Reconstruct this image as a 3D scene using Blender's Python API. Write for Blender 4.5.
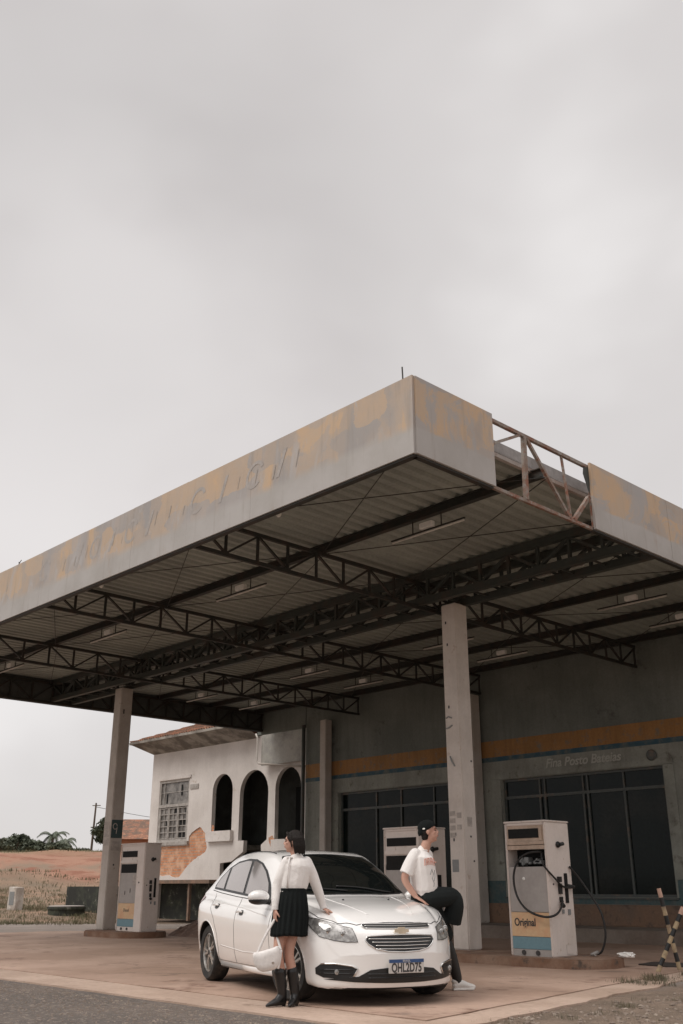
import bpy, bmesh, math, random
from mathutils import Vector, Matrix, noise
from mathutils.bvhtree import BVHTree
from mathutils.geometry import delaunay_2d_cdt
R = math.radians
random.seed(7)
for o in list(bpy.data.objects): bpy.data.objects.remove(o, do_unlink=True)
S = bpy.context.scene
COL = S.collection

# ------------------------------------------------------------------ camera
cam_d = bpy.data.cameras.new('camera'); cam = bpy.data.objects.new('camera', cam_d); COL.objects.link(cam)
FPX, HPX, CAMH, YAW = 975.0, 375.0, 1.12, 46.5
cam_d.sensor_fit = 'VERTICAL'; cam_d.sensor_height = 36.0; cam_d.lens = FPX / 1024 * 36.0
cam_d.clip_start = 0.1; cam_d.clip_end = 3000
cam.location = (0, 0, CAMH)
cam.rotation_euler = (math.pi/2 + math.atan2(HPX, FPX), 0, R(YAW))
S.camera = cam
# ------------------------------------------------------------------ light
W = bpy.data.worlds.new('World'); S.world = W; W.use_nodes = True
nt = W.node_tree; nt.nodes.clear()
def N(nt, t, **k):
    n = nt.nodes.new(t)
    for a, b in k.items():
        if a.startswith('i_'):
            key = a[2:]
            key = int(key) if key.isdigit() else key.replace('_', ' ')
            n.inputs[key].default_value = b
        else: setattr(n, a, b)
    return n
def ramp(nt, pts, fac=None, interp='LINEAR'):
    r = nt.nodes.new('ShaderNodeValToRGB'); cr = r.color_ramp; cr.interpolation = interp
    cr.elements[0].position = pts[0][0]; cr.elements[0].color = (*pts[0][1], 1)
    cr.elements[1].position = pts[-1][0]; cr.elements[1].color = (*pts[-1][1], 1)
    for p, c in pts[1:-1]:
        e = cr.elements.new(p); e.color = (*c, 1)
    if fac is not None: nt.links.new(fac, r.inputs[0])
    return r
SUN_EL, SUN_AZ = R(50), R(200)      # azimuth clockwise from +Y
sky = N(nt, 'ShaderNodeTexSky', sky_type='NISHITA', sun_disc=False, sun_elevation=SUN_EL, sun_rotation=SUN_AZ)
tc = N(nt, 'ShaderNodeTexCoord')
mp = N(nt, 'ShaderNodeMapping', i_Scale=(1.0, 1.0, 1.45), i_Location=(1.3, 0.7, 0.1)); nt.links.new(tc.outputs['Generated'], mp.inputs[0])
n1 = N(nt, 'ShaderNodeTexNoise', i_Scale=1.9, i_Detail=4.0, i_Roughness=0.45, i_Distortion=0.25); nt.links.new(mp.outputs[0], n1.inputs[0])
cl = ramp(nt, [(0.30, (4.8, 4.55, 4.49)), (0.50, (5.5, 5.26, 5.19)), (0.70, (6.8, 6.58, 6.5))], n1.outputs['Fac'], 'EASE')
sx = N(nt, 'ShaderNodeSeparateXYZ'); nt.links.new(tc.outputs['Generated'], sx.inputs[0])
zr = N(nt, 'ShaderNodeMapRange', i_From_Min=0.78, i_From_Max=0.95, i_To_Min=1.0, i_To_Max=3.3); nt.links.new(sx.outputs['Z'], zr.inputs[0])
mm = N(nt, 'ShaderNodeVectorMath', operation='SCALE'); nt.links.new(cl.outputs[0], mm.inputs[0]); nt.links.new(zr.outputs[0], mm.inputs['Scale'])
def bank_of_cloud(vec, v, lo, hi, amount):   # a broad darker or lighter bank of cloud in one part of the sky
    d = N(nt, 'ShaderNodeVectorMath', operation='DOT_PRODUCT'); nt.links.new(tc.outputs['Generated'], d.inputs[0]); d.inputs[1].default_value = v
    wob = N(nt, 'ShaderNodeMath', operation='MULTIPLY_ADD'); nt.links.new(n1.outputs['Fac'], wob.inputs[0]); wob.inputs[1].default_value = (hi-lo)*1.3; nt.links.new(d.outputs['Value'], wob.inputs[2])
    r = N(nt, 'ShaderNodeMapRange', interpolation_type='SMOOTHSTEP', i_From_Min=lo+(hi-lo)*.65, i_From_Max=hi+(hi-lo)*.65, i_To_Min=1.0, i_To_Max=amount); nt.links.new(wob.outputs[0], r.inputs[0])
    o = N(nt, 'ShaderNodeVectorMath', operation='SCALE'); nt.links.new(vec, o.inputs[0]); nt.links.new(r.outputs[0], o.inputs['Scale']); return o.outputs[0]
skyc = bank_of_cloud(mm.outputs[0], (-0.717, 0.373, 0.589), .94, .995, .89)
skyc = bank_of_cloud(skyc, (-0.779, 0.435, 0.452), .955, .995, 1.16)
skyc = bank_of_cloud(skyc, (-0.365, 0.652, 0.664), .93, .99, .96)
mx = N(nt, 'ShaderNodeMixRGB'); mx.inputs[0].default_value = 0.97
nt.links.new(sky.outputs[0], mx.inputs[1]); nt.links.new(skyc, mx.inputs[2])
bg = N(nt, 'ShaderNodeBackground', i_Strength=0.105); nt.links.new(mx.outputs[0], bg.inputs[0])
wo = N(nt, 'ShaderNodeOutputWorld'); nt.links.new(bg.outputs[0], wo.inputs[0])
sun_d = bpy.data.lights.new('sun', 'SUN'); sun = bpy.data.objects.new('sun', sun_d); COL.objects.link(sun)
sun_d.energy = 1.15; sun_d.angle = R(28); sun_d.color = (1.0, 0.96, 0.9)
sun.rotation_euler = (math.pi/2 - SUN_EL, 0, math.pi - SUN_AZ)
S.view_settings.view_transform = 'Standard'; S.view_settings.look = 'None'
S.view_settings.gamma = 1.0; S.view_settings.use_curve_mapping = False
S.view_settings.exposure = 0.32
S.render.engine = 'CYCLES'

# ------------------------------------------------------------------ materials
MATS = {}
def mat(name, c, rough=0.6, c2=None, amt=0.35, scale=1.5, metal=0.0, fine=0.12, bump=0.15, bscale=30, streak=0.0,
        coat=0.0, spec=0.5, crack=0, c3=None, amt3=0.3, scale3=5.0, wave=None, sheen=0, trans=0):
    if name in MATS: return MATS[name]
    m = bpy.data.materials.new(name); m.use_nodes = True; nt = m.node_tree; L = nt.links
    b = nt.nodes['Principled BSDF']
    b.inputs['Roughness'].default_value = rough; b.inputs['Metallic'].default_value = metal
    b.inputs['Coat Weight'].default_value = coat; b.inputs['Coat Roughness'].default_value = 0.06
    b.inputs['Specular IOR Level'].default_value = spec
    if sheen: b.inputs['Sheen Weight'].default_value = sheen
    if trans: b.inputs['Transmission Weight'].default_value = trans
    tc = N(nt, 'ShaderNodeTexCoord'); src = tc.outputs['Object']
    cur = None
    def nz(sc, det=6, rgh=0.6, st=0.0):
        v = src
        if st:
            mp = N(nt, 'ShaderNodeMapping', i_Scale=(1, 1, st)); L.new(src, mp.inputs[0]); v = mp.outputs[0]
        n = N(nt, 'ShaderNodeTexNoise', i_Scale=sc, i_Detail=float(det), i_Roughness=rgh); L.new(v, n.inputs[0]); return n.outputs['Fac']
    def mix(a, bcol, fac):
        x = N(nt, 'ShaderNodeMixRGB')
        L.new(fac, x.inputs[0])
        if isinstance(a, tuple): x.inputs[1].default_value = (*a, 1)
        else: L.new(a, x.inputs[1])
        x.inputs[2].default_value = (*bcol, 1); return x.outputs[0]
    cur = tuple(c)
    if c2 is not None:
        f = ramp(nt, [(0.60-amt*0.5, (0, 0, 0)), (0.72-amt*0.35, (1, 1, 1))], nz(scale)).outputs[0]; cur = mix(cur, c2, f)
    if c3 is not None:
        f = ramp(nt, [(0.62-amt3*0.4, (0, 0, 0)), (0.70-amt3*0.3, (1, 1, 1))], nz(scale3, 8, 0.7)).outputs[0]; cur = mix(cur, c3, f)
    if streak:
        f = ramp(nt, [(0.45, (0, 0, 0)), (0.8, (streak,)*3)], nz(6, 5, 0.6, 0.12)).outputs[0]
        cur = mix(cur, tuple(v*0.45 for v in c), f)
    if crack:
        nn = N(nt, 'ShaderNodeTexNoise', i_Scale=1.3, i_Detail=6.0, i_Roughness=.7); L.new(src, nn.inputs[0])
        sc = N(nt, 'ShaderNodeVectorMath', operation='SCALE'); L.new(nn.outputs['Color'], sc.inputs[0]); sc.inputs['Scale'].default_value = .9
        ad = N(nt, 'ShaderNodeVectorMath', operation='ADD'); L.new(src, ad.inputs[0]); L.new(sc.outputs[0], ad.inputs[1])
        vo = N(nt, 'ShaderNodeTexVoronoi', feature='DISTANCE_TO_EDGE', i_Scale=crack); L.new(ad.outputs[0], vo.inputs['Vector'])
        a_ = ramp(nt, [(0, (1,1,1)), (.010, (0,0,0))], vo.outputs['Distance']).outputs[0]
        b_ = ramp(nt, [(.46, (0,0,0)), (.56, (.75,.75,.75))], nz(.35, 4)).outputs[0]
        mu = N(nt, 'ShaderNodeMixRGB', blend_type='MULTIPLY'); mu.inputs[0].default_value = 1; L.new(a_, mu.inputs[1]); L.new(b_, mu.inputs[2])
        cur = mix(cur, tuple(v*.25 for v in c), mu.outputs[0])
        sp_ = ramp(nt, [(.60, (0,0,0)), (.70, (.7,.7,.7))], nz(1.5, 7, .6)).outputs[0]; cur = mix(cur, tuple(v*.35 for v in c), sp_)
        pl = ramp(nt, [(.58, (0,0,0)), (.70, (.5,.5,.5))], nz(.9, 8, .65)).outputs[0]; cur = mix(cur, tuple(min(1,v*1.25) for v in c), pl)
    # fine mottling
    f = nz(bscale*0.6, 5, 0.7)
    mr = N(nt, 'ShaderNodeMapRange', i_From_Min=0.3, i_From_Max=0.7, i_To_Min=1-fine, i_To_Max=1+fine); L.new(f, mr.inputs[0])
    vm = N(nt, 'ShaderNodeVectorMath', operation='SCALE'); L.new(mr.outputs[0], vm.inputs['Scale'])
    if isinstance(cur, tuple): vm.inputs[0].default_value = cur
    else: L.new(cur, vm.inputs[0])
    L.new(vm.outputs[0], b.inputs['Base Color'])
    if bump:
        bp = N(nt, 'ShaderNodeBump', i_Strength=bump, i_Distance=0.02); L.new(nz(bscale, 6, 0.65), bp.inputs['Height']); L.new(bp.outputs[0], b.inputs['Normal'])
    MATS[name] = m; return m

m_pillar = mat('pillar paint', (.56, .515, .47), .8, c2=(.47, .42, .37), amt=.3, scale=1.0, streak=.25, c3=(.34, .26, .20), amt3=.03, scale3=9, fine=.05, bump=.06)
m_pillar2 = mat('front pillar paint', (.70, .64, .59), .7, c2=(.60, .54, .49), amt=.3, scale=1.0, streak=.2, fine=.04, bump=.05, c3=(.5, .40, .33), amt3=.04, scale3=5)
m_steel = mat('dark painted steel', (.026, .027, .023), .6, c2=(.045, .032, .024), amt=.3, scale=4, bump=.1)
m_steelg = mat('grey green steel', (.042, .048, .042), .55, c2=(.06, .048, .038), amt=.2, scale=3, bump=.1)
m_rust = mat('rusty steel', (.22, .15, .115), .75, c2=(.30, .27, .24), amt=.4, scale=7, c3=(.24, .10, .06), amt3=.35, scale3=5)
m_roof = mat('galvanised roof sheet', (.365, .385, .345), .75, c2=(.29, .305, .275), amt=.4, scale=.5, bump=.05)
m_flash = mat('flashing sheet', (.36, .34, .33), .6, c2=(.25, .23, .22), amt=.4, scale=2, streak=.4)
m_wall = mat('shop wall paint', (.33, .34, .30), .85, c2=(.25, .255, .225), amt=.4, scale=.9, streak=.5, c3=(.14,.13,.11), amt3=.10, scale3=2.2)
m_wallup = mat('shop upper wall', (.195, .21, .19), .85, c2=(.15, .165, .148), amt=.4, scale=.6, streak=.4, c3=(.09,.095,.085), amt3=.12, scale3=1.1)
m_orange = mat('orange band', (.36, .18, .06), .7, c2=(.29, .15, .05), amt=.3, scale=1, streak=.5, c3=(.20,.17,.12), amt3=.22, scale3=3.5)
m_blue = mat('blue band', (.035, .09, .125), .7, c2=(.12,.14,.13), amt=.3, scale=3)
m_teal = mat('teal dado', (.075, .125, .13), .75, c2=(.14, .15, .14), amt=.25, scale=2.5, streak=.3)
m_plinth = mat('brown plinth', (.20, .14, .105), .9, c2=(.24, .15, .10), amt=.35, scale=1.1, c3=(.13, .095, .075), amt3=.15)
m_apron = mat('apron concrete', (.26, .22, .185), .85, c2=(.20, .155, .125), amt=.4, scale=1.2, bump=.2)
m_dglass = mat('dark shop glass', (.004, .009, .0085), .10, c2=(.016, .018, .015), amt=.3, scale=.9, fine=.4, bump=0, spec=.12, streak=.0)
m_frame = mat('shop frame steel', (.075, .085, .08), .5, c2=(.16, .12, .09), amt=.15, scale=5)
m_dark = mat('black void', (.008, .008, .008), .9)
m_plaster = mat('house plaster', (.72, .67, .63), .9, c2=(.62, .57, .53), amt=.35, scale=.6, c3=(.50, .42, .34), amt3=.04, scale3=2, streak=.12, bump=.12, fine=.06)
m_brick = None
m_tile = mat('clay roof tile', (.30, .13, .075), .85, c2=(.14, .09, .065), amt=.45, scale=2.2, c3=(.40, .20, .12), amt3=.2)
m_soffit = mat('eave board', (.34, .31, .27), .8, c2=(.15, .13, .11), amt=.4, scale=2)
m_wframe = mat('window frame paint', (.42, .39, .36), .6, c2=(.3, .27, .24), amt=.3, scale=6)
m_moss = mat('mossy concrete', (.028, .029, .025), .95, c2=(.06, .066, .045), amt=.25, scale=1.5, c3=(.20, .19, .17), amt3=.08, scale3=3)
m_pumpw = mat('pump cream enamel', (.74, .66, .61), .45, c2=(.68, .60, .54), amt=.3, scale=1.5, streak=.12, c3=(.50, .38, .29), amt3=.03, scale3=8, bump=.03, fine=.04)
m_pumpg = mat('pump grey panel', (.40, .37, .35), .5, c2=(.36, .33, .31), amt=.3, scale=2, bump=.03, fine=.06)
m_pumpp = mat('pump cream trim', (.55, .42, .33), .6, c2=(.44, .33, .25), amt=.4, scale=4)
m_porange = mat('pump orange decal', (.68, .47, .28), .5, c2=(.66, .38, .22), amt=.3, scale=3, fine=.05)
m_pblue = mat('pump blue decal', (.16, .28, .33), .5, fine=.08)
m_rubber = mat('black rubber', (.018, .017, .016), .6)
m_tyre = mat('tyre rubber', (.022, .021, .02), .8, c2=(.06, .05, .042), amt=.2, scale=8)
m_paint = mat('white car paint', (.87, .85, .825), .22, coat=1.0, bump=0, fine=.01)
m_black = mat('black plastic', (.014, .014, .014), .4, bump=.03)
m_wsg = mat('windshield glass', (.006, .008, .008), .03, bump=0, spec=.6, coat=.3)
m_side = mat('side glass painted daylight', (.42, .385, .37), .08, bump=0, metal=.55, fine=.02)  # grey mirror colour paints in the daylight seen through the cabin
m_chrome = mat('chrome', (.75, .74, .72), .12, metal=1.0, bump=0, fine=.02)
m_alloy = mat('alloy wheel', (.55, .53, .50), .3, metal=.8, bump=0)
m_lamp = mat('headlamp clear cover', (.55, .54, .52), .08, metal=.35, c2=(.25, .24, .23), amt=.4, scale=14, bump=0, coat=1)
m_red = mat('red tail lamp', (.25, .03, .025), .15, coat=1, bump=0)
m_platew = mat('plate white', (.60, .58, .55), .4, bump=0)
m_plateb = mat('plate blue', (.035, .085, .22), .4, bump=0)
m_ink = mat('black ink', (.05, .045, .045), .5, bump=0)
m_inkg = mat('faded grey ink', (.24, .19, .15), .6, bump=0)
m_white = mat('white enamel', (.84, .82, .78), .5)
m_skin = mat('skin', (.56, .325, .245), .55, c2=(.50, .27, .20), amt=.3, scale=9, bump=.02, bscale=60, fine=.04)
m_blouse = mat('white blouse cotton', (.82, .78, .75), .85, bump=1.0, bscale=6, fine=.03, sheen=.2)
m_tee = mat('white t shirt cotton', (.84, .80, .77), .85, bump=1.0, bscale=5, fine=.04)
m_skirt = mat('black skirt cloth', (.009, .011, .011), .95, bump=.3, bscale=20, spec=.2)
m_shorts = mat('black shorts cloth', (.017, .020, .020), .95, bump=.8, bscale=7, spec=.2)
m_boot = mat('black boot leather', (.014, .013, .013), .28, bump=.1, bscale=25)
m_hair = mat('dark hair', (.012, .008, .006), .6, bump=.5, bscale=60, spec=.25)
m_bag = mat('white bag leather', (.74, .70, .67), .45, bump=.08)
m_shoe = mat('white sneaker', (.72, .69, .65), .6)
m_yellow = mat('weathered yellow paint', (.44, .34, .21), .8, c2=(.27, .20, .14), amt=.3, scale=8)
m_ypink = mat('bare pole end', (.55, .36, .28), .8)
m_leaf = mat('dark leaf', (.07, .085, .055), .7, c2=(.11, .125, .08), amt=.4, scale=.8, bump=0)
m_palm = mat('palm leaf', (.09, .11, .075), .7, c2=(.15, .16, .115), amt=.4, scale=.8, bump=0)
m_bark = mat('bark', (.12, .09, .07), .9)
m_grassd = mat('dry grass', (.19, .145, .09), .9, c2=(.13, .125, .07), amt=.5, scale=.7, bump=0)
m_grassg = mat('green weeds', (.10, .095, .06), .85, c2=(.17, .14, .09), amt=.4, scale=1.5, bump=0)
m_rubble = mat('red brown rubble', (.28, .18, .135), .95, c2=(.20, .13, .10), amt=.45, scale=3, c3=(.40, .30, .25), amt3=.15, scale3=12, bump=.6, bscale=14)
m_kerb = mat('kerb concrete', (.27, .18, .13), .9, c2=(.20, .11, .07), amt=.4, scale=1.6, c3=(.10, .075, .06), amt3=.15, scale3=4, bump=.4)
m_stick = mat('faded paper', (.52, .47, .43), .8, c2=(.40, .36, .33), amt=.5, scale=14)
m_plate = mat('grey cover plate', (.24, .25, .25), .5)
m_signteal = mat('teal notice', (.05, .085, .085), .6)
m_wood = mat('weathered timber', (.16, .115, .085), .85, c2=(.26, .16, .11), amt=.35, scale=3)

# ------------------------------------------------------------------ mesh builder
TM = {}   # world matrices of roots and parts
def tag(o, label=None, cat=None, group=None, kind=None):
    if label: o['label'] = label
    if cat: o['category'] = cat
    if group: o['group'] = group
    if kind: o['kind'] = kind
    return o
def thing(name, loc, label, cat, rz=0.0, group=None):
    o = bpy.data.objects.new(name, None); COL.objects.link(o); o.empty_display_size = 0.3
    o.location = loc; o.rotation_euler = (0, 0, rz)
    TM[o.name] = Matrix.Translation(Vector(loc)) @ Matrix.Rotation(rz, 4, 'Z')
    return tag(o, label, cat, group)
def link_mesh(name, me, parent=None, local=False):
    o = bpy.data.objects.new(name, me); COL.objects.link(o)
    if parent is not None:
        M = TM[parent.name]; o.parent = parent; TM[o.name] = M
        if not local: me.transform(M.inverted())
    else: TM[o.name] = Matrix.Identity(4)
    return o
class MB:
    def __init__(s, local=False): s.v = []; s.f = []; s.local = local
    def add(s, vs, fs):
        n = len(s.v); s.v += [tuple(v) for v in vs]; s.f += [tuple(i+n for i in f) for f in fs]; return s
    def box(s, x0, x1, y0, y1, z0, z1):
        return s.add([(x0,y0,z0),(x1,y0,z0),(x1,y1,z0),(x0,y1,z0),(x0,y0,z1),(x1,y0,z1),(x1,y1,z1),(x0,y1,z1)],
              [(0,3,2,1),(4,5,6,7),(0,1,5,4),(1,2,6,5),(2,3,7,6),(3,0,4,7)])
    def bar(s, p, q, w, h=None, up=(0,0,1)):
        p = Vector(p); q = Vector(q); h = h or w; d = (q-p).normalized(); u = Vector(up)
        if abs(d.dot(u)) > .99: u = Vector((1,0,0))
        a = d.cross(u).normalized()*w/2; b = a.cross(d).normalized()*h/2
        vs = [p-a-b,p+a-b,p+a+b,p-a+b,q-a-b,q+a-b,q+a+b,q-a+b]
        return s.add(vs, [(0,3,2,1),(4,5,6,7),(0,1,5,4),(1,2,6,5),(2,3,7,6),(3,0,4,7)])
    def tube(s, pts, r, n=10, cap=True):
        """r: number, list of numbers or list of (ra, rb)"""
        pts = [Vector(p) for p in pts]; k = len(pts)
        rr = r if isinstance(r, (list, tuple)) else [r]*k
        rr = [x if isinstance(x, (list, tuple)) else (x, x) for x in rr]
        t0 = (pts[1]-pts[0]).normalized(); ref = Vector((1,0,0)) if abs(t0.x) < .8 else Vector((0,1,0))
        a = (ref - t0*ref.dot(t0)).normalized(); vs = []
        for i in range(k):
            t = (pts[min(i+1,k-1)]-pts[max(i-1,0)]).normalized()
            a = (a - t*a.dot(t)).normalized(); b = t.cross(a)
            for j in range(n):
                an = 2*math.pi*j/n; vs.append(pts[i]+a*math.cos(an)*rr[i][0]+b*math.sin(an)*rr[i][1])
        fs = [(i*n+j, i*n+(j+1)%n, (i+1)*n+(j+1)%n, (i+1)*n+j) for i in range(k-1) for j in range(n)]
        if cap: fs += [tuple(range(n-1,-1,-1)), tuple((k-1)*n+j for j in range(n))]
        return s.add(vs, fs)
    def ell(s, c, r, rot=None, n=14, m=9):
        c = Vector(c); r = Vector(r) if not isinstance(r, (int, float)) else Vector((r,r,r)); vs = []
        M = rot or Matrix.Identity(3)
        for i in range(1, m):
            ph = math.pi*i/m
            for j in range(n):
                th = 2*math.pi*j/n
                vs.append(c + M @ Vector((r.x*math.sin(ph)*math.cos(th), r.y*math.sin(ph)*math.sin(th), r.z*math.cos(ph))))
        vs += [c + M @ Vector((0,0,r.z)), c + M @ Vector((0,0,-r.z))]
        T = (m-1)*n; B = T+1
        fs = [(i*n+j,(i+1)*n+j,(i+1)*n+(j+1)%n,i*n+(j+1)%n) for i in range(m-2) for j in range(n)]
        fs += [(T,j,(j+1)%n) for j in range(n)] + [((m-2)*n+j,B,(m-2)*n+(j+1)%n) for j in range(n)]
        return s.add(vs, fs)
    def lathe(s, c, prof, axis='z', n=32, closed=False):
        """prof: list of (radius, height along axis)"""
        c = Vector(c); vs = []
        for rad, h in prof:
            for j in range(n):
                t = 2*math.pi*j/n; u, v = rad*math.cos(t), rad*math.sin(t)
                vs.append(c + Vector({'z': (u,v,h), 'y': (u,h,v), 'x': (h,u,v)}[axis]))
        k = len(prof)
        fs = [(i*n+j, i*n+(j+1)%n, ((i+1)%k)*n+(j+1)%n, ((i+1)%k)*n+j) for i in range(k if closed else k-1) for j in range(n)]
        if not closed: fs += [tuple(range(n)), tuple((k-1)*n+j for j in range(n))]
        return s.add(vs, fs)
    def prism(s, poly, a0, a1, axis='y'):
        """poly of 2D points; extruded along axis from a0 to a1"""
        def P(u, v, a): return {'y': (u,a,v), 'z': (u,v,a), 'x': (a,u,v)}[axis]
        n = len(poly)
        vs = [P(u,v,a0) for u,v in poly]+[P(u,v,a1) for u,v in poly]
        return s.add(vs, [tuple(range(n)), tuple(range(2*n-1,n-1,-1))]+[(i,i+n,(i+1)%n+n,(i+1)%n) for i in range(n)])
    def mesh(s, name):
        me = bpy.data.meshes.new(name); me.from_pydata(s.v, [], s.f); me.update(); return me
    def build(s, name, m, parent=None, bevel=0, smooth=False, angle=None, label=None):
        me = s.mesh(name); bm = bmesh.new(); bm.from_mesh(me)
        bmesh.ops.recalc_face_normals(bm, faces=bm.faces)
        if bevel:
            es = [e for e in bm.edges if len(e.link_faces) == 2 and e.calc_face_angle(0) > .5]
            bmesh.ops.bevel(bm, geom=es, offset=bevel, segments=2, affect='EDGES', clamp_overlap=True)
        if smooth or angle:
            for f in bm.faces: f.smooth = True
            if angle:
                for e in bm.edges:
                    if len(e.link_faces) == 2 and e.calc_face_angle(0) > R(angle): e.smooth = False
        bm.to_mesh(me); bm.free(); me.materials.append(m)
        o = link_mesh(name, me, parent, s.local)
        if label: o['label'] = label
        return o
def baked(o, mods, keep_mats=True):
    """apply modifiers through the depsgraph"""
    for t, kw in mods:
        md = o.modifiers.new('m', t)
        for a, b in kw.items(): setattr(md, a, b)
    bpy.context.view_layer.update()
    dg = bpy.context.evaluated_depsgraph_get()
    me = bpy.data.meshes.new_from_object(o.evaluated_get(dg)); o.modifiers.clear(); old = o.data; o.data = me
    return o
def text_mesh(txt, size, name, m, M, parent=None, shear=0.0, depth=0.002, sx=1.0, space=1.0, bold=0.0):
    cu = bpy.data.curves.new('tx', 'FONT'); cu.body = txt; cu.size = size; cu.extrude = depth; cu.shear = shear; cu.offset = bold
    cu.align_x = 'CENTER'; cu.align_y = 'CENTER'; cu.space_character = space
    t = bpy.data.objects.new('tx', cu); COL.objects.link(t); bpy.context.view_layer.update()
    me = bpy.data.meshes.new_from_object(t.evaluated_get(bpy.context.evaluated_depsgraph_get()))
    bpy.data.objects.remove(t); bpy.data.curves.remove(cu)
    me.transform(M @ Matrix.Diagonal((sx,1,1,1))); me.materials.clear(); me.materials.append(m)
    return link_mesh(name, me, parent)
def face_y(x, y, z):     # text plane that faces -Y (towards the road), reads along +X
    return Matrix.Translation((x,y,z)) @ Matrix.Rotation(math.pi/2, 4, 'X')
def poly_sheet(poly, holes, step=None):
    """2D triangulation of a polygon with holes -> verts2d, tris"""
    vs = []; es = []; 
    def ring(p):
        n0 = len(vs)
        for q in p: vs.append(Vector(q))
        for i in range(len(p)): es.append((n0+i, n0+(i+1)%len(p)))
    ring(poly)
    for h in holes: ring(h)
    if step:
        xs = [p[0] for p in poly]; ys = [p[1] for p in poly]
        x = min(xs)+step/2
        while x < max(xs):
            y = min(ys)+step/2
            while y < max(ys):
                vs.append(Vector((x+.001*math.sin(y*91), y+.001*math.cos(x*77)))); y += step
            x += step
    r = delaunay_2d_cdt(vs, es, [], 0, 1e-6)
    def inside(pt, p):
        c = False; n = len(p)
        for i in range(n):
            (x1,y1),(x2,y2) = p[i],p[(i+1)%n]
            if (y1 > pt[1]) != (y2 > pt[1]) and pt[0] < (x2-x1)*(pt[1]-y1)/(y2-y1)+x1: c = not c
        return c
    out = []
    for f in r[2]:
        cx = sum(r[0][i].x for i in f)/len(f); cy = sum(r[0][i].y for i in f)/len(f)
        if inside((cx,cy), poly) and not any(inside((cx,cy), h) for h in holes): out.append(tuple(f))
    return [tuple(v) for v in r[0]], out
def slab(poly, holes, a0, a1, axis='y'):
    """thick slab with through holes"""
    v2, fs = poly_sheet(poly, holes); mb = MB(); n = len(v2)
    def P(u, v, a): return {'y': (u,a,v), 'z': (u,v,a), 'x': (a,u,v)}[axis]
    ed = {}
    for f in fs:
        for i in range(len(f)):
            a, b = f[i], f[(i+1)%len(f)]
            k = (min(a,b),max(a,b)); ed[k] = ed.get(k, 0)+1
    mb.add([P(*v,a0) for v in v2]+[P(*v,a1) for v in v2],
           fs + [tuple(i+n for i in reversed(f)) for f in fs] + [(a,b,b+n,a+n) for (a,b),c in ed.items() if c == 1])
    return mb
def link_copy(root, loc=None, rz=None, label=None):
    def rec(o, par):
        c = o.copy(); COL.objects.link(c)
        if par is not None: c.parent = par
        for ch in KIDS.get(o.name, [])+[x for x in o.children if x.name not in [k.name for k in KIDS.get(o.name, [])]]: rec(ch, c)
        return c
    r = rec(root, None)
    if loc is not None: r.location = loc
    if rz is not None: r.rotation_euler = (0,0,rz)
    if label: r['label'] = label
    return r
KIDS = {}
# ================================================================== setting
def hz(x):   # terrain height along the bank direction
    d = x
    def ss(a, b, t): t = max(0, min(1, (t-a)/(b-a))); return t*t*(3-2*t)
    return .04*ss(30, 44, d) + .75*ss(42, 56, d) + 2.75*ss(52, 76, d) + 8.0*ss(76, 400, d)
def terrain_z(x, y):
    d = -.87*x + .49*y
    z = hz(d)
    if d > 30: z += (noise.noise(Vector((x*.05, y*.05, 0)))*1.0 + noise.noise(Vector((x*.16, y*.16, 3)))*.45) * min(1, (d-30)/35)
    if 56 < d < 76: z += abs(noise.noise(Vector((x*.35, y*.35, 5))))*.5
    return z - .012
gx = [-700,-500,-350,-260,-200]+[-170+2.2*i for i in range(68)]+[-20+2*i for i in range(16)]+[20,60,120,250,500]
gy = [-500,-200,-80,-30,-12]+[-6+1.8*i for i in range(65)]+[116,130,150,190,250,350,500,700]
mb = MB()
mb.add([(x,y,terrain_z(x,y)) for y in gy for x in gx],
       [(j*len(gx)+i, j*len(gx)+i+1, (j+1)*len(gx)+i+1, (j+1)*len(gx)+i) for j in range(len(gy)-1) for i in range(len(gx)-1)])
m = bpy.data.materials.new('ground mix'); m.use_nodes = True; nt = m.node_tree; L = nt.links; b = nt.nodes['Principled BSDF']
b.inputs['Roughness'].default_value = .95
tcn = N(nt, 'ShaderNodeTexCoord'); 
def gn(sc, det=8, rgh=.65, dist=0):
    n = N(nt, 'ShaderNodeTexNoise', i_Scale=sc, i_Detail=float(det), i_Roughness=rgh, i_Distortion=dist); L.new(tcn.outputs['Object'], n.inputs[0]); return n.outputs['Fac']
def gmix(f, a, c):
    x = N(nt, 'ShaderNodeMixRGB'); L.new(f, x.inputs[0])
    for i, q in ((1,a),(2,c)):
        if isinstance(q, tuple): x.inputs[i].default_value = (*q,1)
        else: L.new(q, x.inputs[i])
    return x.outputs[0]
sp = N(nt, 'ShaderNodeSeparateXYZ'); L.new(tcn.outputs['Object'], sp.inputs[0])
# far red bank with grass
red = gmix(ramp(nt, [(.44,(0,0,0)),(.56,(1,1,1))], gn(.11,6,.6,.6)).outputs[0], (.33,.175,.115), (.23,.165,.115))
red = gmix(ramp(nt, [(.5,(0,0,0)),(.62,(1,1,1))], gn(.5)).outputs[0], red, (.24,.10,.06))
grs = gmix(ramp(nt, [(.4,(0,0,0)),(.6,(1,1,1))], gn(.6)).outputs[0], (.27,.175,.115), (.19,.14,.095))
dd = N(nt, 'ShaderNodeVectorMath', operation='DOT_PRODUCT'); L.new(tcn.outputs['Object'], dd.inputs[0]); dd.inputs[1].default_value = (-.87,.49,0)
def nadd(v, sc, amp):
    a = N(nt, 'ShaderNodeMath', operation='MULTIPLY_ADD'); L.new(gn(sc), a.inputs[0]); a.inputs[1].default_value = amp; L.new(v, a.inputs[2]); return a.outputs[0]
def stepr(v, a, c):
    r = N(nt, 'ShaderNodeMapRange', i_From_Min=a, i_From_Max=c); L.new(v, r.inputs[0]); return r.outputs[0]
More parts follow.
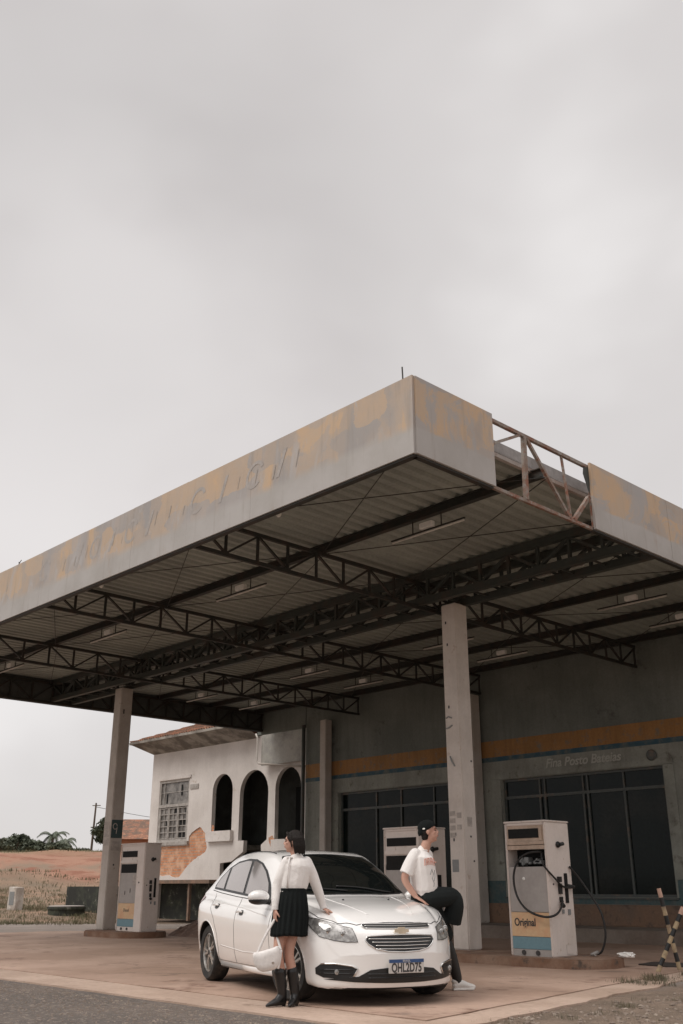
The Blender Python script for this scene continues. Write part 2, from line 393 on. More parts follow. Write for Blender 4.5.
dn = nadd(dd.outputs['Value'], .15, 16)
bank = gmix(stepr(dn, 65, 71), grs, red)
bank = gmix(stepr(dn, 80, 87), bank, (.22,.16,.09))
# near: grey asphalt / gravel yard
asp = gmix(ramp(nt, [(.45,(0,0,0)),(.62,(1,1,1))], gn(.7)).outputs[0], (.125,.105,.092), (.17,.137,.115))
asp = gmix(ramp(nt, [(.54,(0,0,0)),(.60,(1,1,1))], gn(16,5,.8)).outputs[0], asp, (.29,.24,.20))
asp = gmix(ramp(nt, [(.30,(1,1,1)),(.42,(0,0,0))], gn(19,4,.75)).outputs[0], asp, (.05,.042,.036))
yard = gmix(ramp(nt, [(.4,(0,0,0)),(.6,(1,1,1))], gn(.35)).outputs[0], (.27,.225,.195), (.21,.175,.15))
# right verge: brown soil
soil = gmix(ramp(nt, [(.42,(0,0,0)),(.6,(1,1,1))], gn(1.6)).outputs[0], (.24,.175,.13), (.17,.125,.09))
soil = gmix(ramp(nt, [(.33,(1,1,1)),(.45,(0,0,0))], gn(9,6,.8)).outputs[0], soil, (.10,.07,.05))
soil = gmix(ramp(nt, [(.56,(0,0,0)),(.68,(1,1,1))], gn(22,4,.7)).outputs[0], soil, (.33,.25,.19))
ynear = gmix(stepr(nadd(sp.outputs['Y'], 1.5, .5), 8.0, 9.0), asp, yard)
near = gmix(stepr(nadd(sp.outputs['X'], .9, .8), -6.55, -6.2), ynear, soil)
col = gmix(stepr(nadd(dd.outputs['Value'], .4, 5), 40, 42), near, bank)
L.new(col, b.inputs['Base Color'])
bp = N(nt, 'ShaderNodeBump', i_Strength=.9, i_Distance=.04); L.new(gn(18,8,.75), bp.inputs['Height']); L.new(bp.outputs[0], b.inputs['Normal'])
tag(mb.build('ground', m, smooth=True), kind='structure')

# forecourt concrete pad and its outer strip, with a joint between
m_pad = mat('forecourt concrete', (.44,.305,.235), .8, c2=(.34,.225,.165), amt=.4, scale=.5, c3=(.20,.115,.08), amt3=.12, scale3=.8, bump=.2, bscale=20, fine=.07, crack=.30)
m_strip = mat('edge strip concrete', (.48,.355,.28), .85, c2=(.39,.28,.215), amt=.4, scale=.9, c3=(.26,.18,.13), amt3=.07, scale3=2.5, bump=.2, bscale=22)
def jag(p, q, n, a, seed):
    p = Vector(p); q = Vector(q); d = (q-p).normalized(); nn = Vector((-d.y,d.x)); out = []
    for i in range(n):
        t = i/n; o = p.lerp(q,t) + nn*a*noise.fractal(Vector((t*(q-p).length*1.1, seed, 0)),1,2,4); out.append(tuple(o))
    return out
pad = jag((-27.5,7.06),(-6.55,7.26),90,.03,1)+jag((-6.55,7.26),(-7.9,15.0),40,.03,2)+[(-7.95,19.62)]+jag((-24.6,19.62),(-27.5,7.06),60,.5,9)
mb = slab(pad, [], -.10, .012, 'z'); tag(mb.build('forecourt', m_pad), kind='structure')
strip = jag((-33,6.28),(-5.95,6.55),400,.05,5)+jag((-5.95,6.55),(-7.45,15.4),240,.10,7)+[(-7.87,15.4)]+\
        [(x+(.028 if True else 0),y-.028) for x,y in reversed(jag((-6.55,7.26),(-7.9,15.0),40,.03,2))]+[(x,y-.028) for x,y in reversed(jag((-33,7.06),(-6.55,7.26),90,.03,1)[:-1])]
mb = slab(strip, [], -.08, .006, 'z'); tag(mb.build('pavement_strip', m_strip), kind='structure')
# raised walkway in front of the shop
mb = MB().box(-24.2,-2,19.55,21.18,-.1,.28); tag(mb.build('walkway', m_apron, bevel=.015), kind='structure')
mb = MB().box(-7.9,-2,15.6,19.55,-.1,.006); tag(mb.build('side_pavement', m_apron), kind='structure')
# pump islands
def island(name, x0, x1, y0, y1, label):
    r = (y1-y0)/2; cy = (y0+y1)/2; pts = []
    for i in range(9): a = -math.pi/2+math.pi*i/8; pts.append((x1-r+r*math.cos(a), cy+r*math.sin(a)))
    for i in range(9): a = math.pi/2+math.pi*i/8; pts.append((x0+r+r*math.cos(a), cy+r*math.sin(a)))
    o = slab(pts, [], -.05, .14, 'z').build(name, m_kerb, bevel=.02, angle=30)
    return tag(o, label, 'pump island')
island('pump_island', -13.3, -8.55, 12.95, 14.35, 'long rust stained concrete island under the front pump and the near pillar')
island('pump_island', -23.35, -20.9, 13.1, 14.5, 'short rusty brown concrete island under the far left pump and pillar')

# ------------------------------------------------------------------ canopy
XR, XL, YF, YB, ZB, ZT = -7.2, -26.3, 8.06, 21.18, 6.03, 7.10; YW_ = 21.2
can = thing('canopy', ((XL+XR)/2, YF, 0), 'large rusting station canopy with faded grey and orange fascia and one missing panel', 'canopy')
# fascia material: faded grey over ghost orange
def fascia_mat(name, thr, seed, front):
    m = bpy.data.materials.new(name); m.use_nodes = True; nt = m.node_tree; L = nt.links; b = nt.nodes['Principled BSDF']
    b.inputs['Roughness'].default_value = .6
    tc = N(nt, 'ShaderNodeTexCoord')
    def nz(sc, det=6, loc=(0,0,0), vs=(1,1,1), r=.6, dist=0):
        mp = N(nt, 'ShaderNodeMapping', i_Location=loc, i_Scale=vs); L.new(tc.outputs['Object'], mp.inputs[0])
        n = N(nt, 'ShaderNodeTexNoise', i_Scale=sc, i_Detail=float(det), i_Roughness=r, i_Distortion=dist); L.new(mp.outputs[0], n.inputs[0]); return n.outputs['Fac']
    def mx(f, a, c):
        x = N(nt, 'ShaderNodeMixRGB')
        if isinstance(f, float): x.inputs[0].default_value = f
        else: L.new(f, x.inputs[0])
        for i, q in ((1,a),(2,c)):
            if isinstance(q, tuple): x.inputs[i].default_value = (*q,1)
            else: L.new(q, x.inputs[i])
        return x.outputs[0]
    vs = (1,1,.45) if front else (1,1,.8)
    grey = mx(ramp(nt, [(.42,(0,0,0)),(.6,(1,1,1))], nz(.8,5,(seed,0,0))).outputs[0], (.40,.365,.345), (.335,.31,.295))
    orange = mx(ramp(nt, [(.4,(0,0,0)),(.62,(1,1,1))], nz(2,6,(0,seed,0))).outputs[0], (.50,.375,.265), (.55,.38,.235))
    pale = mx(.5, grey, orange)
    patch = ramp(nt, [(thr,(0,0,0)),(thr+.03,(1,1,1))], nz(1.0,6,(seed*2,3,1),vs,.62,.5)).outputs[0]
    patch2 = ramp(nt, [(thr-.14,(0,0,0)),(thr-.03,(1,1,1))], nz(1.0,6,(seed*2,3,1),vs,.62,.5)).outputs[0]
    c = mx(patch2, grey, pale); c = mx(patch, c, orange)
    mp = N(nt, 'ShaderNodeMapping', i_Scale=(1.25,1.25,1.7) if front else (.85,.85,1.5), i_Location=(seed,0,.3)); L.new(tc.outputs['Object'], mp.inputs[0])
    nd = N(nt, 'ShaderNodeTexNoise', i_Scale=5.0, i_Detail=6.0, i_Roughness=.7); L.new(tc.outputs['Object'], nd.inputs[0])
    sv = N(nt, 'ShaderNodeVectorMath', operation='SCALE'); L.new(nd.outputs['Color'], sv.inputs[0]); sv.inputs['Scale'].default_value = .28
    av = N(nt, 'ShaderNodeVectorMath', operation='ADD'); L.new(mp.outputs[0], av.inputs[0]); L.new(sv.outputs[0], av.inputs[1])
    vo = N(nt, 'ShaderNodeTexVoronoi', distance='CHEBYCHEV', i_Scale=1.0, i_Randomness=.9); L.new(av.outputs[0], vo.inputs['Vector'])
    sc = N(nt, 'ShaderNodeSeparateColor'); L.new(vo.outputs['Color'], sc.inputs[0])
    blk = ramp(nt, [(.68,(0,0,0)),(.71,(.62,.62,.62))], sc.outputs[0]).outputs[0]; c = mx(blk, c, orange)
    blk = ramp(nt, [(.72,(0,0,0)),(.75,(.6,.6,.6))], sc.outputs[1]).outputs[0]; c = mx(blk, c, grey)
    wht = ramp(nt, [(.56 if front else .50,(0,0,0)),(.66 if front else .57,(.8,.8,.8))], nz(1.6 if front else 1.1,7,(2,seed,5),(1,1,.35) if front else (1,1,1),.7,1.2)).outputs[0]; c = mx(wht, c, (.43,.41,.40) if front else (.37,.36,.36))
    # plain grey lower band (the sheet's own paint scheme)
    sp = N(nt, 'ShaderNodeSeparateXYZ'); L.new(tc.outputs['Object'], sp.inputs[0])
    wob = N(nt, 'ShaderNodeMath', operation='MULTIPLY_ADD'); L.new(nz(3,4), wob.inputs[0]); wob.inputs[1].default_value = .10; L.new(sp.outputs['Z'], wob.inputs[2])
    r = N(nt, 'ShaderNodeMapRange', i_From_Min=6.38 if front else 6.42, i_From_Max=6.50 if front else 6.46); L.new(wob.outputs[0], r.inputs[0])
    low = mx(ramp(nt, [(.4,(0,0,0)),(.65,(1,1,1))], nz(1.3,6,(5,seed,0))).outputs[0], (.435,.41,.39), (.38,.355,.33))
    c = mx(r.outputs[0], low, c)
    # thin vertical weather streaks and specks
    st = ramp(nt, [(.56,(0,0,0)),(.78,(.55,.55,.55))], nz(7,5,(0,0,seed),(1,1,.09))).outputs[0]; c = mx(st, c, (.26,.22,.18))
    spk = ramp(nt, [(.70,(0,0,0)),(.76,(.8,.8,.8))], nz(9,6,(seed,1,2),(1,1,.5),.8)).outputs[0]; c = mx(spk, c, (.20,.14,.10))
    rr = ramp(nt, [(.60,(0,0,0)),(.72,(.6,.6,.6))], nz(3.2,8,(seed,4,1),(1,1,.22),.75)).outputs[0]; c = mx(rr, c, (.33,.235,.17))
    L.new(c, b.inputs['Base Color'])
    bp = N(nt, 'ShaderNodeBump', i_Strength=.12, i_Distance=.03); L.new(nz(2.5,5), bp.inputs['Height']); L.new(bp.outputs[0], b.inputs['Normal'])
    return m
mf_front = fascia_mat('front fascia paint', .562, 3.3, True); mf_side = fascia_mat('side fascia paint', .47, 8.1, False)
OFF = Vector(can.location)
# object coordinates of children are relative to the canopy root, which sits at z 0, so heights stay true
n = 12; dx = (XR-XL)/n
for i in range(n):
    a, c = XL+i*dx, XL+(i+1)*dx; o_ = random.uniform(-.0015,.0015)
    MB().box(a+.0006, c-.0006, YF-.02+o_, YF+.02, ZB, ZT+random.uniform(-.003,.003)).build('fascia_panel', mf_front, can)
for a, c in ((YF+.0205, 9.62),(11.97,14.2),(14.2015,16.5),(16.5015,18.8),(18.8015,YB)):
    MB().box(XR-.02, XR+.02, a, c, ZB, ZT+random.uniform(-.006,.006)).build('fascia_panel', mf_side, can, bevel=.004)
for i in range(6):
    a = YF+.022+i*(YB-YF)/6; MB().box(XL-.02+.002*(i%2), XL+.02, a, a+(YB-YF)/6-.001, ZB, ZT).build('fascia_panel', mat('dull fascia back', (.10,.105,.10), .7, c2=(.06,.06,.055)), can, bevel=.004)
mb = MB(); mb.bar((XL,YF+.05,ZB-.012),(XR-.03,YF+.05,ZB-.012),.09,.03); mb.bar((XR-.05,YF+.05,ZB-.012),(XR-.05,9.6,ZB-.012),.08,.03); mb.bar((XR-.05,11.98,ZB-.012),(XR-.05,YB,ZB-.012),.08,.03); mb.build('edge_trim', m_steel, can)
# corrugated roof sheet
mb = MB(); xs = []; x = XL+.08
x = XL+.021
while x < XR-.34:
    for d, z in ((0,0),(.10,0),(.135,.035),(.215,.035),(.25,0)): xs.append((x+d, 6.735+z*1.45))
    x += .25
ys = [YF+.08, 10.9, 13.6, 16.9, 18.9, YW_+.02]
mb.add([(x,y,z+(.0)) for y in ys for x,z in xs], [(j*len(xs)+i, j*len(xs)+i+1, (j+1)*len(xs)+i+1, (j+1)*len(xs)+i) for j in range(len(ys)-1) for i in range(len(xs)-1)])
mb.add([(x,y,z+.003) for y in ys for x,z in xs], [(j*len(xs)+i, j*len(xs)+i+1, (j+1)*len(xs)+i+1, (j+1)*len(xs)+i) for j in range(len(ys)-1) for i in range(len(xs)-1)])
mb.build('roof_sheet', m_roof, can)
MB().box(XR-.44,XR-.40,YF+.06,YB-.1,6.80,7.03).box(XR-.44,XR-.30,YF+.06,YB-.1,6.775,6.797).build('flashing', m_flash, can)
MB().bar((XR-.33,YF+.06,6.74),(XR-.33,YB-.1,6.74),.06,.06).build('gutter_channel', mat('channel', (.42,.38,.35), .6, c2=(.3,.22,.18)), can)
# purlins
for y in (8.28, 10.92, 16.95, 18.95, 20.85):
    mb = MB(); mb.box(XL+.05, XR-.12, y-.05, y+.05, 6.585, 6.60).box(XL+.05, XR-.12, y-.05, y+.05, 6.715, 6.73).box(XL+.05, XR-.12, y-.012, y+.012, 6.60, 6.715)
    mb.build('purlin', m_steel, can)
def truss(axis, fixed, a0, a1, z0, z1, cw, ww, panel, matl, off=0.0, name='truss'):
    mb = MB()
    def P(a, z, d=0): return (a, fixed+d, z) if axis == 'x' else (fixed+d, a, z)
    for z in (z0, z1): mb.bar(P(a0, z), P(a1, z), cw, cw*1.15)
    k = max(1, round((a1-a0)/panel)); st = (a1-a0)/k
    for i in range(k+1):
        a = a0+i*st; a = min(max(a, a0+ww), a1-ww)
        mb.bar(P(a, z0+cw*.5), P(a, z1-cw*.5), ww, ww*.8)
        if i < k:
            l, h = (z0, z1) if i % 2 else (z1, z0)
            mb.bar(P(a0+i*st, l+(cw*.4 if l==z0 else -cw*.4), .003), P(a0+(i+1)*st, h+(cw*.4 if h==z0 else -cw*.4), .003), ww, ww*.8)
    return mb.build(name, matl, can)
for y in (13.37, 14.0): truss('x', y, XL+.05, XR-.1, 6.155, 6.64, .115, .062, .63, m_steelg, name='main_truss')
for i in range(30):
    x = XL+.4+i*.63; MB().bar((x,13.43,6.16),(x,13.94,6.16),.03).build('batten_plate', m_steelg, can)
for x in (-11.97, -16.75, -21.5): truss('y', x, YF+.1, YB-.04, 6.065, 6.55, .055, .042, .66, m_steel, name='cross_truss')
truss('y', XL+.12, YF+.1, YB-.04, 6.07, 6.62, .06, .045, .66, m_steel, name='cross_truss')
# frame behind the side fascia: bare and rusty where the panel is missing
mb = MB(); xg = XR-.06
mb.bar((xg,YF+.1,7.05),(xg,YB-.04,7.05),.05,.05).bar((xg,YF+.1,6.05),(xg,YB-.04,6.05),.045,.045)
mb.build('side_frame', m_rust, can)
mb = MB()
for (y0,z0,y1,z1,w) in ((9.62,6.66,10.32,7.03,.04),(10.42,7.03,10.38,6.07,.06),(10.48,7.03,11.42,6.07,.045),(11.33,7.03,11.45,6.07,.03),(11.52,6.07,11.97,6.55,.055),(12.05,6.07,12.05,7.03,.05)):
    mb.bar((xg,y0,z0),(xg,y1,z1),w)
mb.build('side_brace', m_rust, can)
MB().add([(XR-.05,11.90,7.08),(XR-.05,11.99,7.08),(XR-.01,11.99,6.95),(XR-.05,11.86,6.90),(XR-.02,11.95,6.55)],[(0,1,2,3),(3,2,4)]).build('torn_edge', m_steelg, can)
# bracing rods
mb = MB(); bx = [XL+.2,-21.5,-16.75,-11.97,XR-.1]
for i in range(4):
    for (ya,yb) in ((8.3,10.9),(10.95,13.2),(14.0,16.9),(17,20.8)):
        mb.tube([(bx[i],ya,6.57),(bx[i+1],yb,6.57)], .008, 5).tube([(bx[i],yb,6.56),(bx[i+1],ya,6.56)], .008, 5)
mb.build('bracing_rod', m_steel, can)
# ghost letter scars on the front fascia
mb = MB(); random.seed(11)
for px in [-20.1,-18.7,-18.2,-15.9,-15.5,-15.1,-14.7,-14.2,-13.9,-12.9,-12.5,-12.1,-11.1,-10.7,-10.3,-9.9,-9.4]:
    h = random.uniform(.10,.30); z = 6.68+random.uniform(-.08,.08); w = random.choice((.012,.018,.03)); s_ = .25*h
    mb = MB(); mb.add([(px,YF-.0235,z-h/2),(px+w,YF-.0235,z-h/2),(px+w+s_,YF-.0235,z+h/2),(px+s_,YF-.0235,z+h/2)],[(0,1,2,3)]); mb.build('letter_scar', mat('scar stain', (.37,.325,.285), .8), can)
_ = 0
for px, kind in [(-16.6,'c'),(-15.3,'a'),(-14.75,'c'),(-14.2,'a'),(-13.6,'c'),(-13.05,'a'),(-11.7,'c'),(-11.05,'a'),(-10.3,'c'),(-9.7,'a')]:
    w = .055; ol = [((.17+w*.5)*math.cos(a_), .21*math.sin(a_)) for a_ in [.5+.42*k for k in range(13)]]; il = [((.17-w*.5)*math.cos(a_), (.21-w)*math.sin(a_)) for a_ in [.5+.42*k for k in range(13)]]
    pl_ = ol+il[::-1] if kind == 'c' else [(-.07,-.2),(.0,-.2),(.07,.2),(.0,.2)]
    v2, fs = poly_sheet(pl_, []); mb = MB().add([(px+u+v*.25, YF-.0225, 6.70+v) for u,v in v2], fs); mb.build('letter_ghost', mat('letter ghost', (.46,.405,.36), .8, c2=(.39,.355,.33), amt=.9, scale=6), can)
tag(MB().tube([(-7.42,8.12,7.08),(-7.43,8.12,7.33)], .010, 6).tube([(-7.46,8.12,7.09),(-7.38,8.12,7.09)], .02, 6).build('antenna_rod', m_steel), 'thin rod sticking up from the canopy roof near its front corner', 'rod')
tag(MB().tube([(-17.9,8.12,7.07),(-17.95,8.12,7.20)], .010, 6).tube([(-17.95,8.12,7.16),(-17.85,8.12,7.22)],.008,5).build('roof_bracket', m_steel), 'tiny bent metal bracket on top of the long front fascia', 'bracket')

# fluorescent battens and hanging bulbs
def batten(x, y, label):
    t = thing('batten_light', (x,y,6.58), label, 'ceiling light', group='fluorescent battens under the canopy')
    MB().box(x-.13,x+.13,y-.045,y+.045,6.40,6.50).build('ballast_box', m_white, t, bevel=.008)
    MB().tube([(x-.75,y,6.34),(x+.75,y,6.34)], .018, 8).build('lamp_tube', mat('dusty tube', (.62,.58,.53), .4), t, smooth=True)
    MB().bar((x-.77,y,6.372),(x+.77,y,6.372),.03,.02).bar((x-.3,y,6.38),(x-.3,y,6.585),.015).bar((x+.3,y,6.38),(x+.3,y,6.585),.015).build('rail', m_steel, t)
rowname = {10.92:'front purlin', 14.15:'main truss', 16.95:'purlin behind the main truss', 18.95:'purlin nearest the shop wall'}
colname = {-9.55:'in the right end bay', -14.3:'in the near pillar bay', -19.1:'in the third bay from right', -23.9:'in the far left bay'}
for y in (10.92, 14.15, 16.95, 18.95):
    for x in (-9.55, -14.3, -19.1, -23.9):
        batten(x, y, 'fluorescent light %s, on the %s' % (colname[x], rowname[y]))
for x, w in ((-10.05,'bare white bulb hanging behind the front fascia near the canopy corner'),(-14.9,'bare white bulb hanging behind the front fascia farther left')):
    t = thing('hanging_bulb', (x,8.3,6.2), w, 'light bulb')
    MB().tube([(x,8.3,6.58),(x,8.3,6.2)], .006, 5).build('cable', m_black, t)
    MB().tube([(x,8.3,6.22),(x,8.3,6.15)], .022, 8).build('socket', m_black, t)
    MB().ell((x,8.3,6.10), (.042,.042,.058)).build('bulb', mat('opal bulb', (.8,.78,.72), .3), t, smooth=True)

# ------------------------------------------------------------------ pillars
def pillar(x, y, w, z0, z1, label, m, extra=None):
    t = thing('canopy_pillar', (x,y,z0), label, 'pillar')
    MB().box(x-w/2,x+w/2,y-w/2,y+w/2,z0,z1).build('shaft', m, t, bevel=.018, angle=40)
    return t
tc_ = pillar(-11.52, 13.86, .345, .14, 6.10, 'pale square concrete pillar between the leaning man and the right fuel pump', m_pillar2)
tl_ = pillar(-23.01, 13.79, .35, .14, 6.09, 'square concrete pillar at the far left beside the left fuel pump', m_pillar)
pillar(-22.82, 20.98, .27, .28, 6.02, 'round edged pale pillar against the shop wall left of the left shop windows', m_pillar)
pillar(-16.98, 20.95, .36, .28, 6.02, 'narrow pillar on the shop wall mostly hidden behind the near front pillar', m_pillar)
for t, cx_, cy_ in ((tc_,-11.52,13.86),(tl_,-23.01,13.79)):
    mb = MB()
    for sx_ in (-1,1): mb.bar((cx_+sx_*.12,cy_,6.08),(cx_+sx_*.12,cy_,6.16),.04)
    mb.build('anchor_bolt', m_steel, t)
# stickers and holes on the near pillar (front face looks to -Y, right face to +X)
yf, xr = 13.86-.1725, -11.52+.1725
def stf(name, x0,x1,z0,z1,m,t,yy=yf): return MB().box(x0,x1,yy-.006,yy+.002,z0,z1).build(name,m,t)
def stx(name, y0,y1,z0,z1,m,t,xx=xr): return MB().box(xx-.002,xx+.006,y0,y1,z0,z1).build(name,m,t)
for k in range(4): stf('notice', -11.66,-11.54,2.28-k*.12,2.36-k*.12,m_stick,tc_)
stf('notice', -11.50,-11.40,2.24,2.33,m_stick,tc_); stf('notice', -11.50,-11.40,2.05,2.13,m_stick,tc_)
stf('cover_plate', -11.64,-11.50,1.36,1.56,m_plate,tc_)
stx('notice', 13.78,13.90,2.10,2.26,m_stick,tc_)
mb = MB()
for (x,z) in ((-11.6,5.72),(-11.58,5.3),(-11.56,1.95),(-11.60,1.86),(-11.6,4.15)): mb.box(x,x+.03,yf-.004,yf+.002,z,z+.05)
for (y,z) in ((13.84,1.92),(13.9,1.52),(13.94,3.2)): mb.box(xr-.002,xr+.004,y,y+.035,z,z+.03)
mb.build('bolt_hole', m_ink, tc_)
mb = MB(); mb.tube([(-11.66,yf-.004,3.98),(-11.60,yf-.012,4.0),(-11.52,yf-.004,3.97)],.012,6).tube([(-11.67,yf-.004,3.80),(-11.6,yf-.012,3.80),(-11.52,yf-.004,3.84)],.012,6).tube([(-11.6,yf-.004,3.3),(-11.54,yf-.03,3.2),(-11.50,yf-.004,3.12)],.014,6)
mb.build('hook', m_plate, tc_)
yfl, xrl = 13.79-.175, -23.01+.175
[stf('notice', -23.16,-22.90,2.10+k*.2,2.27+k*.2,m_stick,tl_,yfl) for k in range(3)]; stx('teal_notice', 13.63,13.95,2.28,2.72,m_signteal,tl_,xrl)
stx('notice', 13.66,13.9,1.98,2.2,m_stick,tl_,xrl); MB().tube([(xrl+.008,13.73+.06*math.cos(a*.6),2.56+.07*math.sin(a*.6)) for a in range(11)]+[(xrl+.008,13.77,2.38)],.012,5).build('notice_mark', m_stick, tl_)
mb = MB().box(xrl-.002,xrl+.004,13.75,13.79,1.62,1.66).box(xrl-.002,xrl+.004,13.70,13.74,5.4,5.52); mb.build('bolt_hole', m_ink, tl_)

# ------------------------------------------------------------------ shop building
shop = thing('shop_building', (-14,21.2,0), 'closed grey station shop with orange and blue stripe and dark glazed fronts under the canopy', 'building')
YW = 21.2
W1 = (-16.25,-11.62,.90,3.74); W2 = (-22.45,-17.35,.90,3.80)
def rect(a): return [(a[0],a[2]),(a[1],a[2]),(a[1],a[3]),(a[0],a[3])]
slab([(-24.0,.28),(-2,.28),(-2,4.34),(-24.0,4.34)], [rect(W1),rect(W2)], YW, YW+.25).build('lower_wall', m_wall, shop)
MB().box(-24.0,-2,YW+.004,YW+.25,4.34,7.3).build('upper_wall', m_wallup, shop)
MB().box(-24.0,-2,YW-.006,YW,4.34,4.76).build('orange_stripe', m_orange, shop)
MB().box(-24.0,-2,YW-.006,YW,4.22,4.338).build('blue_stripe', m_blue, shop)
MB().box(-24.0,W2[0]-.05,YW-.008,YW,.74,1.27).box(W2[1]+.05,W1[0]-.05,YW-.008,YW,.74,1.27).box(W1[1]+.05,-2,YW-.008,YW,.74,1.27).box(W1[0]-.05,W1[1]+.05,YW-.008,YW,.745,.895).box(W2[0]-.05,W2[1]+.05,YW-.008,YW,.745,.895).build('teal_dado', m_teal, shop)
MB().box(-24.0,-2,YW-.05,YW-.001,.28,.74).build('plinth', m_plinth, shop, bevel=.01)
MB().box(-24.0,-23.85,21.45,33,0,7.3).build('side_wall', m_wallup, shop)
MB().box(-2.2,-2.0,21.45,33,0,7.3).box(-23.85,-2.2,32.8,33,0,7.3).build('back_wall', m_wallup, shop)
MB().box(-24.1,-1.9,21.1,33.1,7.3,7.42).build('roof_slab', m_flash, shop)
# recess surround pilasters seen as lighter frame round each glazed bay
for w in (W1,W2):
    mb = MB()
    mb.box(w[0]-.28,w[0]-.02,YW-.03,YW-.0085,1.27,w[3]+.0).box(w[1]+.02,w[1]+.28,YW-.03,YW-.0085,1.27,w[3]).box(w[0]-.28,w[1]+.28,YW-.03,YW-.0085,w[3]+.02,w[3]+.16)
    mb.build('bay_surround', m_wall, shop)
def glazing(w, cols, transom):
    x0,x1,z0,z1 = w; y = YW+.12
    fr = MB(); fr.bar((x0,y,z0+.03),(x1,y,z0+.03),.06,.06).bar((x0,y,z1-.03),(x1,y,z1-.03),.06,.06).bar((x0,y,transom),(x1,y,transom),.05,.07)
    fr.bar((x0+.03,y,z0+.06),(x0+.03,y,z1-.06),.06).bar((x1-.03,y,z0+.06),(x1-.03,y,z1-.06),.06)
    for c in cols: fr.bar((c,y,z0+.06),(c,y,transom-.035),.07,.05).bar((c,y,transom+.035),(c,y,z1-.06),.05,.04)
    f = fr.build('shopfront_frame', m_frame, shop)
    xs = [x0]+list(cols)+[x1]
    for i in range(len(xs)-1):
        MB().box(xs[i]+.03,xs[i+1]-.03,y+.012,y+.020,z0+.06,transom-.03).build('pane', m_dglass, f)
        MB().box(xs[i]+.03,xs[i+1]-.03,y+.012,y+.020,transom+.03,z1-.06).build('pane', m_dglass, f)
    return f
f1 = glazing(W1, (-15.13,-14.98,-13.85,-13.72,-12.72), 3.28)
f2 = glazing(W2, (-20.95,-19.95,-18.7), 3.30)
for w in (W1,W2): MB().box(w[0],w[1],YW+.3,YW+.34,.28,w[3]).build('interior_screen', m_dark, shop)
MB().box(W1[0]-.05,W1[1]+.05,YW-.05,YW+.11,.855,.895).box(W2[0]-.05,W2[1]+.05,YW-.05,YW+.11,.855,.895).build('sill', m_frame, shop)
text_mesh('Fina Posto Bateias', .30, 'sign_lettering', mat('faded sign letters', (.46,.46,.42), .7), face_y(-13.75,YW-.012,4.03), shop, shear=.25, sx=.98, bold=.006)
MB().lathe((-11.85,YW-.02,3.98),[(.10,-.05),(.13,-.02),(.13,.0)],'y',16).build('wall_vent', m_frame, shop)
tag(MB().tube([(-23.95,21.05,.28),(-23.95,21.05,6.0)],.06,8).build('drainpipe', m_steelg), 'dark vertical drainpipe at the left corner of the shop wall', 'drainpipe')
tag(MB().box(-26.5,-24.02,21.19,21.29,5.95,7.3).build('upper_cladding', m_wallup), 'dark wall panel high up between the canopy corner and the shop', 'cladding')
# panel and white pipe between shop and house
tag(MB().box(-26.95,-24.35,21.75,21.80,5.02,6.35).build('wall_sheet', mat('grey cladding sheet', (.40,.385,.35), .8, c2=(.28,.27,.25), streak=.3)), 'plain grey cladding sheet between the shop corner and the old house', 'cladding')
tag(MB().tube([(-27.1,21.6,6.1),(-27.0,21.6,5.95),(-27.0,21.6,5.18),(-26.9,21.6,5.08),(-24.35,21.6,4.78)],.032,8).build('white_pipe', m_pillar, smooth=True), 'white plastic pipe that runs down and along under the grey cladding sheet', 'pipe')
# ------------------------------------------------------------------ old house
house = thing('old_house', (-30,22,0), 'old white plastered house with three arches, a barred window and bare brick patches', 'house')
YH = 22.0
def arch(x0, x1, z0, zt):
    r = (x1-x0)/2; c = (x0+x1)/2; zc = zt-r*1.02; p = [(x0,z0),(x1,z0)]
    for i in range(15): a = math.pi*i/14; p.append((c+r*math.cos(a), zc+r*1.02*math.sin(a)))
    return p
A1 = arch(-30.02,-28.82,2.98,4.96); A3 = arch(-26.45,-25.12,2.55,4.92)
A2 = [(-28.42,2.62),(-28.1,2.62),(-28.12,2.25),(-28.75,1.95),(-29.4,1.9),(-29.4,.30),(-27.1,.30),(-27.1,1.95),(-27.15,2.45),(-26.85,2.62)]+arch(-28.40,-26.82,2.62,4.96)[2:]
WN = (-33.5,-31.5,2.72,4.96)
MB().box(-34.07,-33.8,22.285,31,0.0,6.1).build('side_wall', m_plaster, house)
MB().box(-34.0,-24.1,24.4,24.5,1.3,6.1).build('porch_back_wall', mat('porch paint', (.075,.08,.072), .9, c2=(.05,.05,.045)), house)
MB().box(-31.0,-30.8,22.29,24.4,1.3,6.1).build('porch_side_wall', MATS['porch paint'], house)
MB().box(-30.8,-24.1,22.29,24.4,5.25,5.35).build('porch_ceiling', MATS['porch paint'], house)
MB().box(-30.8,-28.45,22.29,24.4,2.35,2.5).box(-27.1,-24.1,22.29,24.4,2.35,2.5).box(-28.45,-27.1,23.2,24.4,2.35,2.5).build('porch_floor', m_soffit, house)
MB().box(-28.1,-27.3,24.36,24.4,2.5,4.55).box(-25.9,-25.3,24.36,24.4,2.6,4.3).build('door', m_dark, house)
mb = MB()
for i in range(5): mb.box(-29.3+i*.22,-27.12,22.35,23.15,.3+i*.38,.3+(i+1)*.38)
mb.build('steps', m_moss, house)
# sills / planter parapets
MB().box(-30.14,-28.70,21.86,YH-.002,2.62,2.98).build('parapet', m_plaster, house, bevel=.01)
MB().box(-26.52,-25.05,21.9,YH-.002,2.22,2.60).build('parapet', m_plaster, house, bevel=.01)
MB().box(-34.1,-29.55,21.68,YH-.002,1.24,1.36).build('ledge', m_wood, house)
MB().box(-33.95,-29.6,22.55,22.65,0,1.24).build('basement_wall', m_moss, house)
for q in (-30.95,-33.6): MB().bar((q,21.86,0),(q,21.86,1.24),.10).build('prop_post', m_wood, house)
